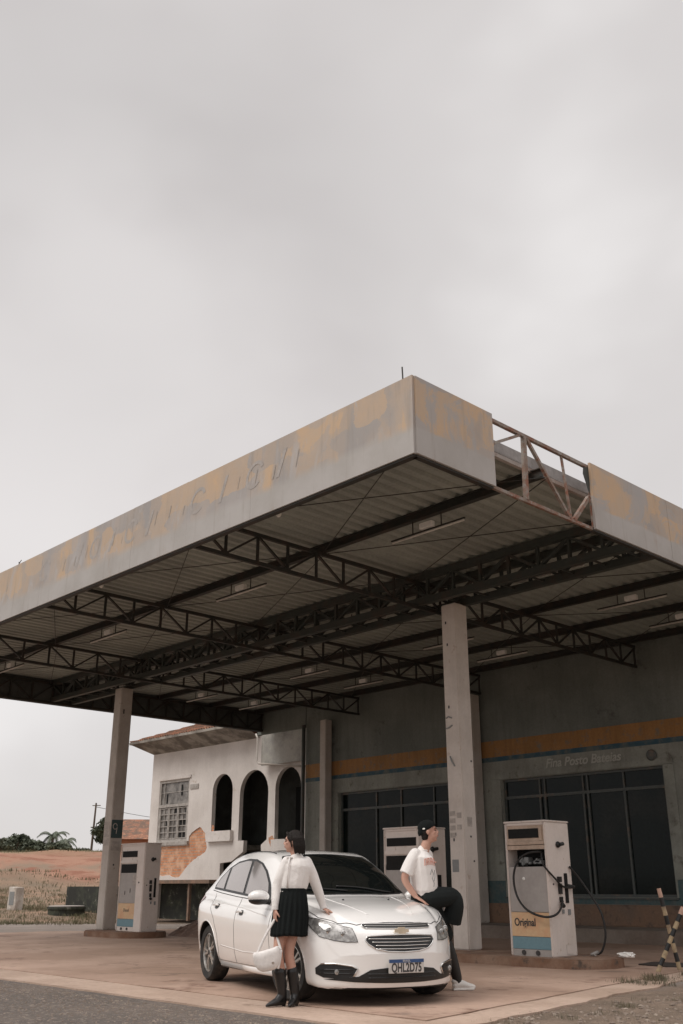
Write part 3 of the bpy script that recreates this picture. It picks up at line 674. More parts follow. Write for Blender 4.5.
# exposed brick patches with bricks in real relief
mb_ = bpy.data.materials.new('exposed brick'); mb_.use_nodes = True; nt = mb_.node_tree; b = nt.nodes['Principled BSDF']; b.inputs['Roughness'].default_value = .95
tc = N(nt,'ShaderNodeTexCoord'); mpp = N(nt,'ShaderNodeMapping', i_Rotation=(-math.pi/2,0,0)); nt.links.new(tc.outputs['Object'], mpp.inputs[0])
ns = N(nt,'ShaderNodeTexNoise', i_Scale=2.5, i_Detail=8.0, i_Roughness=.7); nt.links.new(tc.outputs['Object'], ns.inputs[0])
va = N(nt,'ShaderNodeVectorMath', operation='SCALE'); nt.links.new(ns.outputs['Color'], va.inputs[0]); va.inputs['Scale'].default_value=.07
vb = N(nt,'ShaderNodeVectorMath', operation='ADD'); nt.links.new(mpp.outputs[0], vb.inputs[0]); nt.links.new(va.outputs[0], vb.inputs[1])
bt = N(nt,'ShaderNodeTexBrick', i_Scale=1.0); bt.inputs['Brick Width'].default_value=.25; bt.inputs['Row Height'].default_value=.10; bt.inputs['Mortar Size'].default_value=.014
bt.inputs['Color1'].default_value=(.66,.29,.14,1); bt.inputs['Color2'].default_value=(.50,.20,.10,1); bt.inputs['Mortar'].default_value=(.42,.31,.24,1)
nt.links.new(vb.outputs[0], bt.inputs[0])
r2 = ramp(nt, [(.46,(0,0,0)),(.60,(1,1,1))], ns.outputs['Fac']); mxx = N(nt,'ShaderNodeMixRGB'); nt.links.new(r2.outputs[0], mxx.inputs[0]); nt.links.new(bt.outputs[0], mxx.inputs[1]); mxx.inputs[2].default_value=(.68,.42,.28,1)
nt.links.new(mxx.outputs[0], b.inputs['Base Color']); bp = N(nt,'ShaderNodeBump', i_Strength=.6, i_Distance=.02); nt.links.new(bt.outputs['Fac'], bp.inputs['Height']); bp.invert=True; nt.links.new(bp.outputs[0], b.inputs['Normal'])
def blob(poly, sub, amp, seed):
    out = []; n = len(poly)
    for i in range(n):
        p, q = Vector(poly[i]), Vector(poly[(i+1)%n])
        for k in range(sub):
            t = k/sub; o = p.lerp(q,t); nn = noise.noise_vector(Vector((o.x*2.3,o.y*2.3,seed))); out.append((o.x+amp*nn.x, o.y+amp*nn.y))
    return out
P1 = blob([(-33.95,1.50),(-33.95,2.3),(-33.6,2.55),(-33.2,2.62),(-31.5,2.62),(-31.2,3.0),(-30.75,3.08),(-30.3,2.98),(-30.2,2.5),(-30.6,2.15),(-31.0,2.05),(-31.4,1.75),(-31.9,1.50)],9,.15,1)
P1 = [(max(x,-34.03), max(1.40, min(z, 2.55 if x < -31.4 else 9))) for x,z in P1]
P1 = [p for i,p in enumerate(P1) if math.hypot(p[0]-P1[i-1][0], p[1]-P1[i-1][1]) > .012]
P2 = blob([(-25.9,2.15),(-26.6,2.3),(-26.75,2.7),(-26.55,2.75),(-26.4,2.5),(-25.6,2.2)],5,.06,4)
slab([(-34.07,1.36),(-29.6,1.36),(-29.6,0),(-24.1,0),(-24.1,6.1),(-34.07,6.1)], [rect(WN),A1,A2,A3,P1], YH, YH+.16).build('front_wall', m_plaster, house)
MB().box(-34.05,-29.7,YH+.035,YH+.055,1.38,2.71).box(-31.48,-29.9,YH+.035,YH+.0549,2.711,3.2).build('exposed_brick', mb_, house)
slab(P2, [], YH-.012, YH-.001).build('exposed_brick', mb_, house)
# window with three casements
x0,x1,z0,z1 = WN; y = YH+.06; zt = 4.02
fr = MB()
for (a,c_) in ((x0,x1),): fr.bar((x0,y,z0+.04),(x1,y,z0+.04),.10,.08).bar((x0,y,z1-.04),(x1,y,z1-.04),.10,.08).bar((x0,y,zt),(x1,y,zt),.12,.10)
fr.bar((x0+.04,y,z0+.08),(x0+.04,y,z1-.08),.08,.10).bar((x1-.04,y,z0+.08),(x1-.04,y,z1-.08),.08,.10)
win = fr.build('window', m_wframe, house)
MB().box(x0-.12,x1+.12,YH-.07,YH-.003,z0-.14,z0-.01).build('window_sill', m_wframe, win)
MB().box(x0-.02,x1+.1,YH-.05,YH-.003,z1+.02,z1+.12).build('lintel', m_plaster, win)
m_old = mat('old window glass', (.26,.24,.22), .25, c2=(.10,.09,.08), amt=.4, scale=2.4, bump=0, spec=.6)
cw_ = (x1-x0-.2)/3
for i in range(3):
    a = x0+.09+i*(cw_+.01); c_ = a+cw_
    cb = MB(); cb.bar((a+.03,y-.01,z0+.09),(a+.03,y-.01,zt-.06),.06,.05).bar((c_-.03,y-.01,z0+.09),(c_-.03,y-.01,zt-.06),.06,.05)
    for k in range(6): zz = z0+.11+k*(zt-z0-.2)/5; cb.bar((a+.06,y-.012,zz),(c_-.06,y-.012,zz),.04,.03)
    cb.bar(((a+c_)/2,y-.008,z0+.1),((a+c_)/2,y-.008,zt-.07),.022,.022)
    cs = cb.build('casement', m_wframe, win)
    for k in range(5):
        h = (zt-z0-.2)/5; zz = z0+.11+k*h
        broken = (i==2 and k in (0,2)) or (i==1 and k==4) 
        MB().box(a+.06,c_-.06,y+.012,y+.016,zz+.015,zz+h-.015).build('pane', m_dark if broken else m_old, cs) if False else None
    MB().box(a+.06,c_-.06,y+.012,y+.016,z0+.1,zt-.07).build('pane', m_old, win)
mbk = MB()
for (i,k,w) in ((2,0,1.),(2,2,1.),(1,4,.5),(0,2,.35),(2,4,.3)):
    h = (zt-z0-.2)/5; a = x0+.09+i*(cw_+.01)+.07; mbk.box(a+(cw_-.14)*(1-w), a+cw_-.14, y+.009, y+.0115, z0+.13+k*h, z0+.11+(k+1)*h-.02)
mbk.box(x1-.62,x1-.52,y+.0,y+.0115,zt+.35,zt+.75).box(x0+.42,x0+.52,y+.0,y+.0115,zt+.1,zt+.45)
mbk.build('broken_pane', m_dark, win)
MB().box(x0+.08,x1-.08,y+.012,y+.016,zt+.06,z1-.08).build('pane', m_old, win)
MB().bar((x0+.3,y,zt+.05),(x0+.3,y,z1-.09),.03).bar((x0+.1,y,zt+.5),(x1-.1,y,zt+.5),.02).build('transom_bar', m_wframe, win)
MB().box(-31.42,-30.9,YH-.03,YH-.003,4.55,4.72).build('wall_bracket', m_wframe, house)
# open shutter leaf on the left side wall
cb = MB()
for zz in (2.5,3.2,3.85): cb.bar((-34.75,22.6,zz),(-34.1,22.6,zz),.05)
cb.bar((-34.72,22.6,2.5),(-34.72,22.6,3.85),.06).bar((-34.12,22.6,2.5),(-34.12,22.6,3.85),.05); cb.build('open_casement', m_wframe, house)
MB().box(-34.95,-34.1,22.55,22.7,.9,2.46).build('side_buttress', m_plaster, house)
# hipped roof of clay tiles
ex0, ex1, ey0, ey1, ez = -34.55, -27.35, 21.15, 32.5, 6.47
rx0, ry, rz = -29.9, 26.8, 8.5
def tiles(a, b, c, d, nu, nv, name):
    """quad a,b (eave) d,c (ridge): barrel tile relief"""
    a,b,c,d = map(Vector,(a,b,c,d)); nrm = (b-a).cross(d-a).normalized(); mb = MB(); vs = []
    for j in range(nv*2+1):
        row = j/(nv*2)
        for i in range(nu*4+1):
            u = i/(nu*4); p = (a.lerp(b,u)).lerp(d.lerp(c,u), row)
            h = .05*math.cos(i*math.pi/2) + (.03 if j % 2 == 0 else -.02) + .02*noise.noise(p*1.3)
            vs.append(p+nrm*h)
    w = nu*4+1
    mb.add(vs, [(j*w+i,j*w+i+1,(j+1)*w+i+1,(j+1)*w+i) for j in range(nv*2) for i in range(nu*4)])
    return mb
roof = tiles((ex0,ey0,ez),(ex1,ey0,ez),(ex1,ry,rz),(rx0,ry,rz),46,14,'').build('roof', m_tile, house)
tiles((ex0,ey1,ez),(ex0,ey0,ez),(rx0,ry,rz),(rx0,ry+.01,rz),30,14,'').build('roof', m_tile, house)
tiles((ex1,ey1,ez),(ex0,ey1,ez),(rx0,ry,rz),(ex1,ry,rz),30,8,'').build('roof', m_tile, house)
mb = MB(); 
mb.add([(ex0,ey0,ez-.05),(ex1,ey0,ez-.05),(ex1,22.0,6.04),(-34.07,22.0,6.04),(-34.07,31,6.04),(ex0,ey1,ez-.05)],[(0,1,2,3),(0,3,4,5)])
mb.build('eave_soffit', m_soffit, house)
MB().bar((ex0,ey0,ez-.03),(ex1,ey0,ez-.03),.05,.09).bar((ex0,ey0,ez-.03),(ex0,ey1,ez-.03),.05,.09).build('eave_board', m_soffit, house)
# retaining wall, slab, marker, pole, far house
o = MB().box(-40.6,-34.1,22.3,22.55,-.1,1.14).build('retaining_wall', m_moss, bevel=.01); tag(o, 'low black mossy retaining wall left of the old house', 'wall')
o = MB().lathe((-38.3,21.1,0),[(.72,-.1),(.72,.28),(.76,.29),(.76,.38)],'z',20).build('well_cover', m_moss); tag(o, 'low dark round concrete chamber with pale lid in the weeds', 'chamber')
o = MB().lathe((-38.3,21.1,0),[(.70,.382),(.70,.42)],'z',20).build('chamber_lid', mat('pale lid', (.40,.36,.33), .8)); tag(o, 'pale round lid lying on the low dark chamber', 'lid')
t = thing('stone_marker', (-42.3,21,.3), 'small white painted boundary block with grey panel at the far left', 'marker')
px_, py_ = -41.0, 20.2
t.location = (px_,py_,.14); TM[t.name] = Matrix.Translation((px_,py_,.14)) @ Matrix.Rotation(R(18),4,'Z'); t.rotation_euler=(0,0,R(18))
MB(True).prism([(-.24,-.4),(.26,-.4),(.24,.96),(-.20,.99)],-.22,.22,'y').build('block', mat('limewashed block', (.60,.56,.51), .9, c2=(.42,.36,.31), amt=.4, scale=3), t, bevel=.02)
MB(True).box(-.12,.14,-.232,-.215,.28,.80).build('panel', m_plate, t)
t = thing('utility_pole', (-75,38,3), 'thin distant utility pole with a small crossarm beyond the red bank', 'utility pole')
def at_px(px, d):   # helper used once to place far things on bearings
    r = (px-341.5)/1044.6; return (-.7254*d + .6884*d*r, .6884*d + .7254*d*r)
X,Y = at_px(88, 84); zz = terrain_z(X,Y)
t.location = (X,Y,zz); TM[t.name] = Matrix.Translation((X,Y,zz))
MB(True).tube([(0,0,0),(.15,0,3.7)],[.10,.07],8).build('pole', m_bark, t)
MB(True).bar((-.15,-.15,3.5),(.45,.25,3.5),.06).build('crossarm', m_bark, t)
cx1 = Vector((X+.1,Y,zz+3.4)); X2,Y2 = at_px(230, 110)
mb = MB(); mb.tube([cx1.lerp(Vector((X2,Y2,zz+4.2)),k/10)-Vector((0,0,.6*math.sin(math.pi*k/10))) for k in range(11)],.02,5)
tag(mb.build('power_line', m_black), 'thin power line running right from the distant pole', 'wire')
X,Y = at_px(166, 75); zz = 2.75
t = thing('distant_house', (X,Y,zz), 'small far house with red gabled roof seen between the left pillar and the old house', 'house', rz=R(50))
MB(True).box(-3.2,3.2,-2.5,2.5,-2.5,1.55).build('wall', mat('far wall', (.36,.30,.20), .9, c2=(.40,.19,.11), amt=.5, scale=.6), t)
MB(True).add([(-3.6,-3,1.5),(3.6,-3,1.5),(3.6,3,1.5),(-3.6,3,1.5),(-3.6,0,3.0),(3.6,0,3.0)],[(0,1,5,4),(3,4,5,2),(0,4,3),(1,2,5),(0,3,2,1)]).build('roof', m_tile, t)
for q in (-2.4,.6): MB(True).box(q,q+.9,-2.53,-2.49,.2,1.1).build('window', m_dark, t)

# ------------------------------------------------------------------ trees and bushes beyond the bank
def leaf_cards(mb, c, r, n, s, rnd, droop=0):
    for _ in range(n):
        while True:
            v = Vector((rnd.uniform(-1,1),rnd.uniform(-1,1),rnd.uniform(-1,1)))
            if v.length < 1: break
        v = v*(.55+.45*rnd.random())
        p = Vector(c)+Vector((v.x*r[0],v.y*r[1],v.z*r[2]))
        a = Vector((rnd.gauss(0,1),rnd.gauss(0,1),rnd.gauss(0,.7)-droop)).normalized()*s*rnd.uniform(.6,1.4); b = a.cross(Vector((rnd.gauss(0,1),rnd.gauss(0,1),rnd.gauss(0,1)))).normalized()*s*.45
        mb.add([p-a, p+b*.9, p+a, p-b*.9], [(0,1,2,3)])
def bush(px, d, h, w, label, seed, cat='tree', m=m_leaf, dz=0):
    rnd = random.Random(seed); X,Y = at_px(px, d); zz = terrain_z(X,Y)+dz
    t = thing('broadleaf_tree' if cat=='tree' else 'bush', (X,Y,zz), label, cat)
    tr = MB(True); tr.tube([(0,0,-.4),(.1,0,h*.3),(.05,.1,h*.6)],[.14,.10,.05],7)
    for k in range(4): a = rnd.uniform(0,6.28); tr.tube([(.08,0,h*.3),(w*.25*math.cos(a),w*.25*math.sin(a),h*.62)],[.06,.02],5)
    tr.build('trunk', m_bark, t)
    cr = MB(True)
    for k in range(9):
        a = rnd.uniform(0,6.28); rr = w*.5*rnd.uniform(.2,.8); q = rnd.uniform(.32,.82)
        leaf_cards(cr, (rr*math.cos(a), rr*math.sin(a), h*q), (w*.26,w*.26,h*.20), 260, .16, rnd)
    cr.build('crown', m, t)
def palmish(px, d, h, w, label, seed):
    rnd = random.Random(seed); X,Y = at_px(px, d); zz = terrain_z(X,Y)
    t = thing('palm_tree', (X,Y,zz), label, 'palm')
    MB(True).tube([(0,0,-.4),(.05,.05,h*.4),(0,.1,h*.62)],[.2,.15,.12],8).build('trunk', m_bark, t)
    for k in range(15):
        a = rnd.uniform(0,6.28); up = rnd.uniform(.35,1.0); L_ = w*.5*rnd.uniform(.8,1.1); fm = MB(True); pts = []
        for i in range(9):
            s_ = i/8; rr = L_*(s_)*1.0; z = h*.58 + h*.5*up*s_ - h*.62*(s_**2.2)*(.6+.5*(1-up)); pts.append(Vector((rr*math.cos(a), rr*math.sin(a)+.1, z)))
        for i in range(8):
            p,q = pts[i],pts[i+1]; side = (q-p).cross(Vector((0,0,1))).normalized()
            for sg in (-1,1):
                for e in (0,.33,.66):
                    b0 = p.lerp(q,e); l = .62*(1-.5*i/8); fm.add([b0, b0+(q-p)*.35, b0+(q-p)*.6+side*sg*l*.7-Vector((0,0,l*.4))], [(0,1,2)])
        fm.tube(pts, .02, 4).build('frond', m_palm, t)
bush(4, 104, 1.9, 3.0, 'low bush at the left edge on top of the red bank', 1, 'bush')
bush(12, 100, 2.5, 2.9, 'rounded dark tree leftmost on the ridge', 2)
bush(23, 108, 2.5, 2.9, 'dark tree just left of the palms on the ridge', 3)
bush(64, 107, 1.7, 2.8, 'low dark bush right of the wide palm', 6, 'bush')
bush(-4, 96, 1.8, 2.8, 'pale bush cut by the left edge of the ridge', 12, 'bush', m_palm)
bush(30, 98, 1.4, 2.6, 'low bush in front of the narrow palm', 13, 'bush')
bush(72, 100, 1.2, 2.6, 'smallest pale bush at the right end of the ridge', 14, 'bush', m_palm)
bush(52, 95, 1.1, 2.8, 'low bush at the foot of the wide palm', 15, 'bush')
bush(38, 106, 1.5, 2.4, 'thin pale bush between the dark tree and the wide palm', 9, 'bush', m_palm)
palmish(33, 102, 2.7, 1.6, 'narrow ragged palm between the dark trees and the wide palm', 4)
palmish(47, 98, 3.0, 3.0, 'wide drooping palm on the ridge', 5)
palmish(59, 101, 2.8, 2.8, 'smaller drooping palm right of the wide palm', 8)
bush(97, 62, 2.2, 2.0, 'small dark green tree right of the utility pole beside the left pillar', 7) if False else bush(103, 84, 3.0, 2.8, 'small dark green tree showing beside the left pillar', 7)

# ------------------------------------------------------------------ grass and weeds (stuff)
def blades(name, m, pts, h, w, n, seed, label=None):
    rnd = random.Random(seed); mb = MB()
    for (x,y,z,rad,sc) in pts:
        for _ in range(int(n*sc)):
            a = rnd.uniform(0,6.28); r_ = rad*math.sqrt(rnd.random()); bx_,by_ = x+r_*math.cos(a), y+r_*math.sin(a)
            hh = h*sc*rnd.uniform(.4,1.2); d = rnd.uniform(0,6.28); le = hh*rnd.uniform(.1,.7); s_ = Vector((math.cos(d+1.57),math.sin(d+1.57),0))*w*sc/2
            p0 = Vector((bx_,by_,z-.01)); p1 = p0+Vector((le*.4*math.cos(d),le*.4*math.sin(d),hh*.6)); p2 = p0+Vector((le*math.cos(d),le*math.sin(d),hh))
            mb.add([p0-s_,p0+s_,p1+s_*.7,p1-s_*.7,p2],[(0,1,2,3),(3,2,4)])
    return tag(mb.build(name, m), label, None, kind='stuff')
rnd = random.Random(3); pts = []
for _ in range(210):
    x = rnd.uniform(-5.9,-2); y = rnd.uniform(5.5,16); pts.append((x,y,0,.18,rnd.uniform(.15,.45)))
o = blades('verge_grass', m_grassd, pts, .09, .006, 70, 5, 'short dry grass on the brown verge at the lower right'); o['category']='grass'
pts = [(-7.15+rnd.uniform(-.25,.3),12.6+rnd.uniform(-.9,1.8),0,.15,rnd.uniform(.5,1)) for _ in range(26)]+[(-6.1+rnd.uniform(-.2,.3),8.3+rnd.uniform(-1,4.5),0,.1,rnd.uniform(.25,.5)) for _ in range(26)]
o = blades('weeds', m_grassg, pts, .11, .008, 90, 6, 'green weeds growing along the pavement edge near the striped poles'); o['category']='weeds'
pts = []
for _ in range(420):
    x = rnd.uniform(-50,-33.5); y = rnd.uniform(20.6,22.2) + max(0,(-x-44))*.3*rnd.random()*2
    pts.append((x,y,terrain_z(x,y),.5,rnd.uniform(.4,1)))
for _ in range(420):
    X,Y = at_px(rnd.uniform(-30,95), rnd.uniform(34,50)); pts.append((X,Y,terrain_z(X,Y),.4,rnd.uniform(.3,1.1)))
for _ in range(60): pts.append((rnd.uniform(-41,-34),rnd.uniform(22.7,23.5),.95,.3,1))
o = blades('bank_grass', m_grassd, pts, .15, .02, 20, 7, 'dry mixed weeds in front of the low black wall'); o['category']='weeds'
pts = []
for _ in range(520):
    d = rnd.choice((rnd.uniform(46,60),rnd.uniform(72,86))); q = rnd.uniform(-40,130); X,Y = at_px(q, d); pts.append((X,Y,terrain_z(X,Y),1.2,rnd.uniform(.5,1.2)))
o = blades('hill_grass', m_grassd, pts, .16, .035, 16, 8, 'dry grass tufts over the red earth bank'); o['category']='grass'

# rubble pile
bm = bmesh.new(); bmesh.ops.create_grid(bm, x_segments=70, y_segments=50, size=1)
for v in bm.verts:
    x,y = v.co.x*1.9, v.co.y*1.25; r_ = math.sqrt((x/1.8)**2+(y/1.15)**2); h = .60*max(0,1-r_)**.8*1.15
    n_ = noise.fractal(Vector((x*2.2,y*2.2,0)),1,2,4)*.10 + abs(noise.noise(Vector((x*9,y*9,2))))*.05
    v.co = Vector((x, y, h + (n_ if r_ < 1 else 0)*min(1,h*5) - .02))
me = bpy.data.meshes.new('rubble_pile'); bm.to_mesh(me); bm.free(); me.materials.append(m_rubble)
me.transform(Matrix.Translation((-20.6,15.9,.0)) @ Matrix.Rotation(R(20),4,'Z')); o = link_mesh('rubble_pile', me); tag(o, 'heap of reddish rubble and earth behind the left pump and the car', 'rubble heap')

# ------------------------------------------------------------------ fuel pumps
def pump(loc, label, w=.78, d=.64, hgt=1.93, style=0, hose=True):
    t = thing('fuel_pump', loc, label, 'fuel pump')
    # origin: front right bottom corner (x=0,y=0), body extends to -x and +y
    L_ = lambda: MB(True)
    side = L_(); side.box(-w,0,.03,d,0,hgt)
    shell = L_(); 
    shell.box(-.035,0,0,d,0,hgt).box(-w,-w+.035,0,d,0,hgt).box(-w+.035,-.035,d-.03,d,0,hgt).box(-w+.035,-.035,.0,d-.03,hgt-.04,hgt)
    shell.build('cabinet', m_pumpw, t, bevel=.012, angle=40)
    L_().box(-w-.01,.01,-.015,d+.01,hgt+.002,hgt+.03).build('top_cap', m_pumpw, t, bevel=.01)
    if style == 0:
        a0, a1 = -w+.037, -.037
        L_().box(a0,a1,.02,.05,1.62,hgt-.042).build('display_frame', m_pumpp, t)
        L_().box(a0+.03,a1-.10,.008,.019,1.70,1.84).build('display_window', m_dark, t)
        L_().box(a1-.08,a1-.03,.006,.019,1.66,1.86).box(a0,a1,.0,.019,1.60,1.645).box(a0,a1,.004,.019,1.53,1.59).build('display_trim', m_pumpp, t)
        L_().box(a0,a1,.26,.29,1.28,1.53).build('open_bay', m_dark, t)
        g = L_(); rn = random.Random(4)
        for k in range(9): g.box(*(lambda x,s_: (x,x+s_))(rn.uniform(a0+.12,a1-.2),rn.uniform(.04,.12)), .10,.22, *(lambda z,s_: (z,z+s_))(1.285+rn.uniform(0,.06),rn.uniform(.03,.10)))
        g.build('meter_works', m_plate, t, bevel=.008)
        L_().box(a0,a1,.015,.045,.62,1.275).build('front_panel', m_pumpg, t, bevel=.004)
        L_().box(a0,a1,.013,.045,.275,.615).build('orange_decal', m_porange, t)
        L_().box(a0,a1,.013,.045,.10,.27).build('blue_decal', m_pblue, t)
        text_mesh('Original', .155, 'decal_lettering', m_ink, TM[t.name] @ face_y((a0+a1)/2-.10,.010,.47), t, sx=.80, bold=.003)
        L_().box(a0,a1,.018,.045,.0,.095).build('kick_plate', m_pumpg, t)
        kb = L_(); kb.lathe((a0+.20,.0,.05),[(.035,0),(.035,.018)],'y',12).lathe((a0+.46,.0,.05),[(.035,0),(.035,.018)],'y',12); kb.build('foot_vent', m_ink, t)
        L_().ell((a0+.28,.01,1.10),(.028,.006,.026)).build('paint_chip', m_white, t)
    else:
        a0, a1 = -w+.037, -.33 if style == 1 else -.037
        L_().box(a0,a1,.02,.05,1.36,hgt-.042).build('display_frame', m_pumpw, t)
        L_().box(a0+.04,a1-.04,.008,.019,1.66,1.80).build('display_window', m_dark, t)
        L_().box(a0,a1,-.006,.018,1.52,1.585).build('display_trim', m_pumpw, t)
        L_().box(a0+.02,a1-.03,.010,.019,1.27 if style==2 else 1.30,1.50).build('open_bay', m_dark, t)
        L_().box(a0,a1,.015,.045,.62,1.355 if style==1 else 1.26).build('front_panel', m_pumpg, t)
        L_().box(a0,a1,.013,.045,.27,.615).build('orange_decal', m_porange, t)
        L_().box(a0,a1,.013,.045,.10,.265).build('blue_decal', m_pblue, t)
        text_mesh('Diesel', .11, 'decal_lettering', m_inkg, TM[t.name] @ face_y((a0+a1)/2,.010,.46), t, sx=.9) if style==1 else None
        L_().box(a0,a1,.018,.045,.0,.095).build('kick_plate', m_pumpw, t)
        if style == 1:
            L_().box(-.325,-.037,.0,.045,.0,hgt-.042).build('front_panel', m_pumpw, t)
            L_().box(a1-.16,a1-.01,.008,.014,1.02,1.26).build('notice', m_stick, t)
            kb = L_(); kb.lathe((a0+.2,.0,.05),[(.03,0),(.03,.018)],'y',10).lathe((a0+.45,.0,.05),[(.03,0),(.03,.018)],'y',10); kb.ell((a0+.25,.012,.85),(.012,.006,.05)).ell((a0+.48,.012,.9),(.012,.006,.06)); kb.ell((-.20,-.004,1.08),(.025,.01,.02)); kb.build('foot_vent', m_ink, t)
    # right side fittings (face +X)
    s = L_(); s.lathe((0,d*.48,1.60),[(.045,.0),(.05,.02),(.03,.05),(.018,.05)],'x',12).tube([(.04,d*.48,1.60),(.06,d*.60,1.615)],.028,8); s.build('lock_knob', m_black, t)
    L_().box(.0,.012,d*.66,d*.78,.75,1.18).build('nozzle_slot', m_dark, t)
    n_ = L_(); n_.box(.005,.05,d*.36,d*.46,1.05,1.13).box(.002,.03,d*.38,d*.5,.88,1.03).box(.002,.03,d*.40,d*.5,.76,.84).tube([(.03,d*.43,.74),(.035,d*.5,.70)],.03,8); n_.build('nozzle_holder', m_rubber, t)
    L_().box(.002,.012,d*.48,d*.56,.60,.66).box(.002,.012,d*.72,d*.82,.58,.66).build('latch', m_plate, t)
    L_().box(.001,.006,d*.55,d*.80,.03,.16).build('access_cover', m_pumpw, t, bevel=.004)
    L_().lathe((.0,d*.2,1.02),[(.014,.0),(.014,.01)],'x',8).build('bolt', m_ink, t)
    return t
p1 = pump((-9.37,13.24,.14), 'cream fuel pump with a looping black hose and the word Original on its orange decal')
# hose: from open bay, loop round the front, back to nozzle on the side
def spline(pts, n=8):
    pts = [Vector(p) for p in pts]; out = []
    for i in range(len(pts)-1):
        a = pts[max(i-1,0)]; b = pts[i]; c_ = pts[i+1]; d = pts[min(i+2,len(pts)-1)]
        for k in range(n):
            t = k/n; out.append(.5*((2*b)+(-a+c_)*t+(2*a-5*b+4*c_-d)*t*t+(-a+3*b-3*c_+d)*t**3))
    return out+[pts[-1]]
hs = spline([(-.10,.12,1.47),(-.16,-.02,1.49),(-.34,-.06,1.46),(-.50,-.08,1.34),(-.58,-.09,1.13),(-.54,-.10,.88),(-.40,-.12,.70),(-.20,-.14,.60),(.02,-.12,.56),(.10,.02,.60),(.07,.20,.70),(.05,.27,.78)])
MB(True).tube(hs, .017, 8).build('hose', m_rubber, p1, smooth=True)
MB(True).tube(spline([(-.10,.02,1.47),(-.06,-.04,1.38),(-.02,-.05,1.28),(.04,.10,1.12),(.05,.30,.99),(.06,.52,.97)]), .015, 8).build('hose', m_rubber, p1, smooth=True)
t = MB(True).tube([(.04,.42,1.0),(.05,.60,.98)],.028,8).build('nozzle', m_rubber, p1)
o = MB().tube(spline([(-9.35,13.80,1.42),(-9.28,13.95,1.24),(-9.13,14.0,1.0),(-8.97,14.0,.74),(-8.93,14.0,.45),(-9.0,13.98,.22),(-9.08,13.95,.17)]), .016, 8).build('loose_hose', m_rubber, smooth=True)
tag(o, 'loose black hose hanging off the right pump and trailing down to the island', 'hose')
o = MB().tube([(-9.06,13.96,.20),(-9.12,13.85,.165)],[.028,.022],8).tube([(-9.10,13.89,.17),(-9.03,13.84,.155)],.012,6).build('hose_nozzle', mat('dull nozzle metal', (.32,.30,.28), .5), smooth=True)
tag(o, 'dull metal nozzle lying on the pump island at the end of the loose hose', 'nozzle')
pump((-21.19,13.63,.14), 'grey fuel pump beside the far left pillar with small orange and blue decals', w=1.10, d=.45, hgt=1.95, style=1)
pump((-12.12,13.36,.14), 'cream fuel pump behind the leaning man, partly hidden by him', w=.86, d=.72, hgt=1.95, style=2)
MB
rn = random.Random(9); bm = bmesh.new(); bmesh.ops.create_icosphere(bm, subdivisions=3, radius=.09)
for v in bm.verts: v.co = Vector((v.co.x*1.6,v.co.y,v.co.z*.5))*(1+.5*noise.noise(v.co*18)); v.co.z = max(v.co.z,-.03)
me = bpy.data.meshes.new('paper_scrap'); bm.to_mesh(me); bm.free(); me.materials.append(m_white); me.transform(Matrix.Translation((-8.62,14.05,.17)))
tag(link_mesh('paper_scrap', me), 'crumpled pale paper scrap at the right end of the pump island', 'litter')
o = slab(blob([(-8.75,14.5),(-8.2,14.35),(-7.6,14.9),(-8.2,15.2),(-8.8,15.1)],5,.08,3),[],.014,.03,'z').build('rubber_mat', mat('dark wet mat', (.05,.04,.035), .7)); tag(o, 'dark flat mat on the ground between pump island and striped poles', 'mat')
# crossed striped poles
def spole(p, q, label, bare=True):
    p, q = Vector(p), Vector(q); t = thing('striped_pole', tuple(p), label, 'striped pole', group='black and yellow striped barrier poles')
    n = 9; L_ = (q-p).length
    for i in range(n):
        a, b = p.lerp(q, i/n), p.lerp(q, (i+1)/n); bend = lambda v: v
        m = (m_ypink if (i == n-1 and bare) else m_yellow) if i % 2 == 0 else m_black
        MB().tube([a, b], [.031*(1+.10*random.random()), .030], 10).build('painted_band', m, t, smooth=False)
    return t
spole((-7.85,13.53,.0),(-7.53,13.86,.85), 'striped pole leaning right, its left foot on the pavement joint')
spole((-7.81,14.08,.0),(-7.93,13.95,1.10), 'striped pole leaning left and rising behind the other')
spole((-7.60,14.10,.0),(-7.45,14.9,.0+.55), 'short striped stub at the foot of the crossed poles') if False else None

# loose stones on the verge and on the old asphalt (stuff)
def stones(name, m, pts, seed, label):
    rnd = random.Random(seed); mb = MB()
    for (x,y,r) in pts:
        vs = []; a0 = rnd.uniform(0,6); k = 6
        for lv,(rr,z) in enumerate(((1,-.2),(.85,.35),(.35,.62))):
            for j in range(k): a = a0+6.283*j/k+lv*.3; q = r*rr*rnd.uniform(.75,1.15); vs.append((x+q*math.cos(a), y+q*math.sin(a), -.012+r*z))
        mb.add(vs, [(l*k+j,l*k+(j+1)%k,(l+1)*k+(j+1)%k,(l+1)*k+j) for l in range(2) for j in range(k)]+[tuple(2*k+j for j in range(k))])
    o = mb.build(name, m); tag(o, label, 'gravel', kind='stuff')
rnd = random.Random(21)
m_stone = mat('loose stone', (.34,.28,.23), .9, c2=(.20,.155,.125), amt=.5, scale=6)
stones('verge_gravel', m_stone, [(rnd.uniform(-6.3,-2.5),rnd.uniform(4.5,14),rnd.choice((.008,.012,.018,.03))*rnd.uniform(.6,1.2)) for _ in range(4200)], 1, 'small brown stones scattered over the verge at the lower right')
stones('asphalt_gravel', m_stone, [(rnd.uniform(-16,-5.5),6.35-abs(rnd.gauss(0,1.1)),rnd.choice((.006,.009,.013))*rnd.uniform(.6,1.2)) for _ in range(6500)], 2, 'small loose stones over the old asphalt at the lower left')
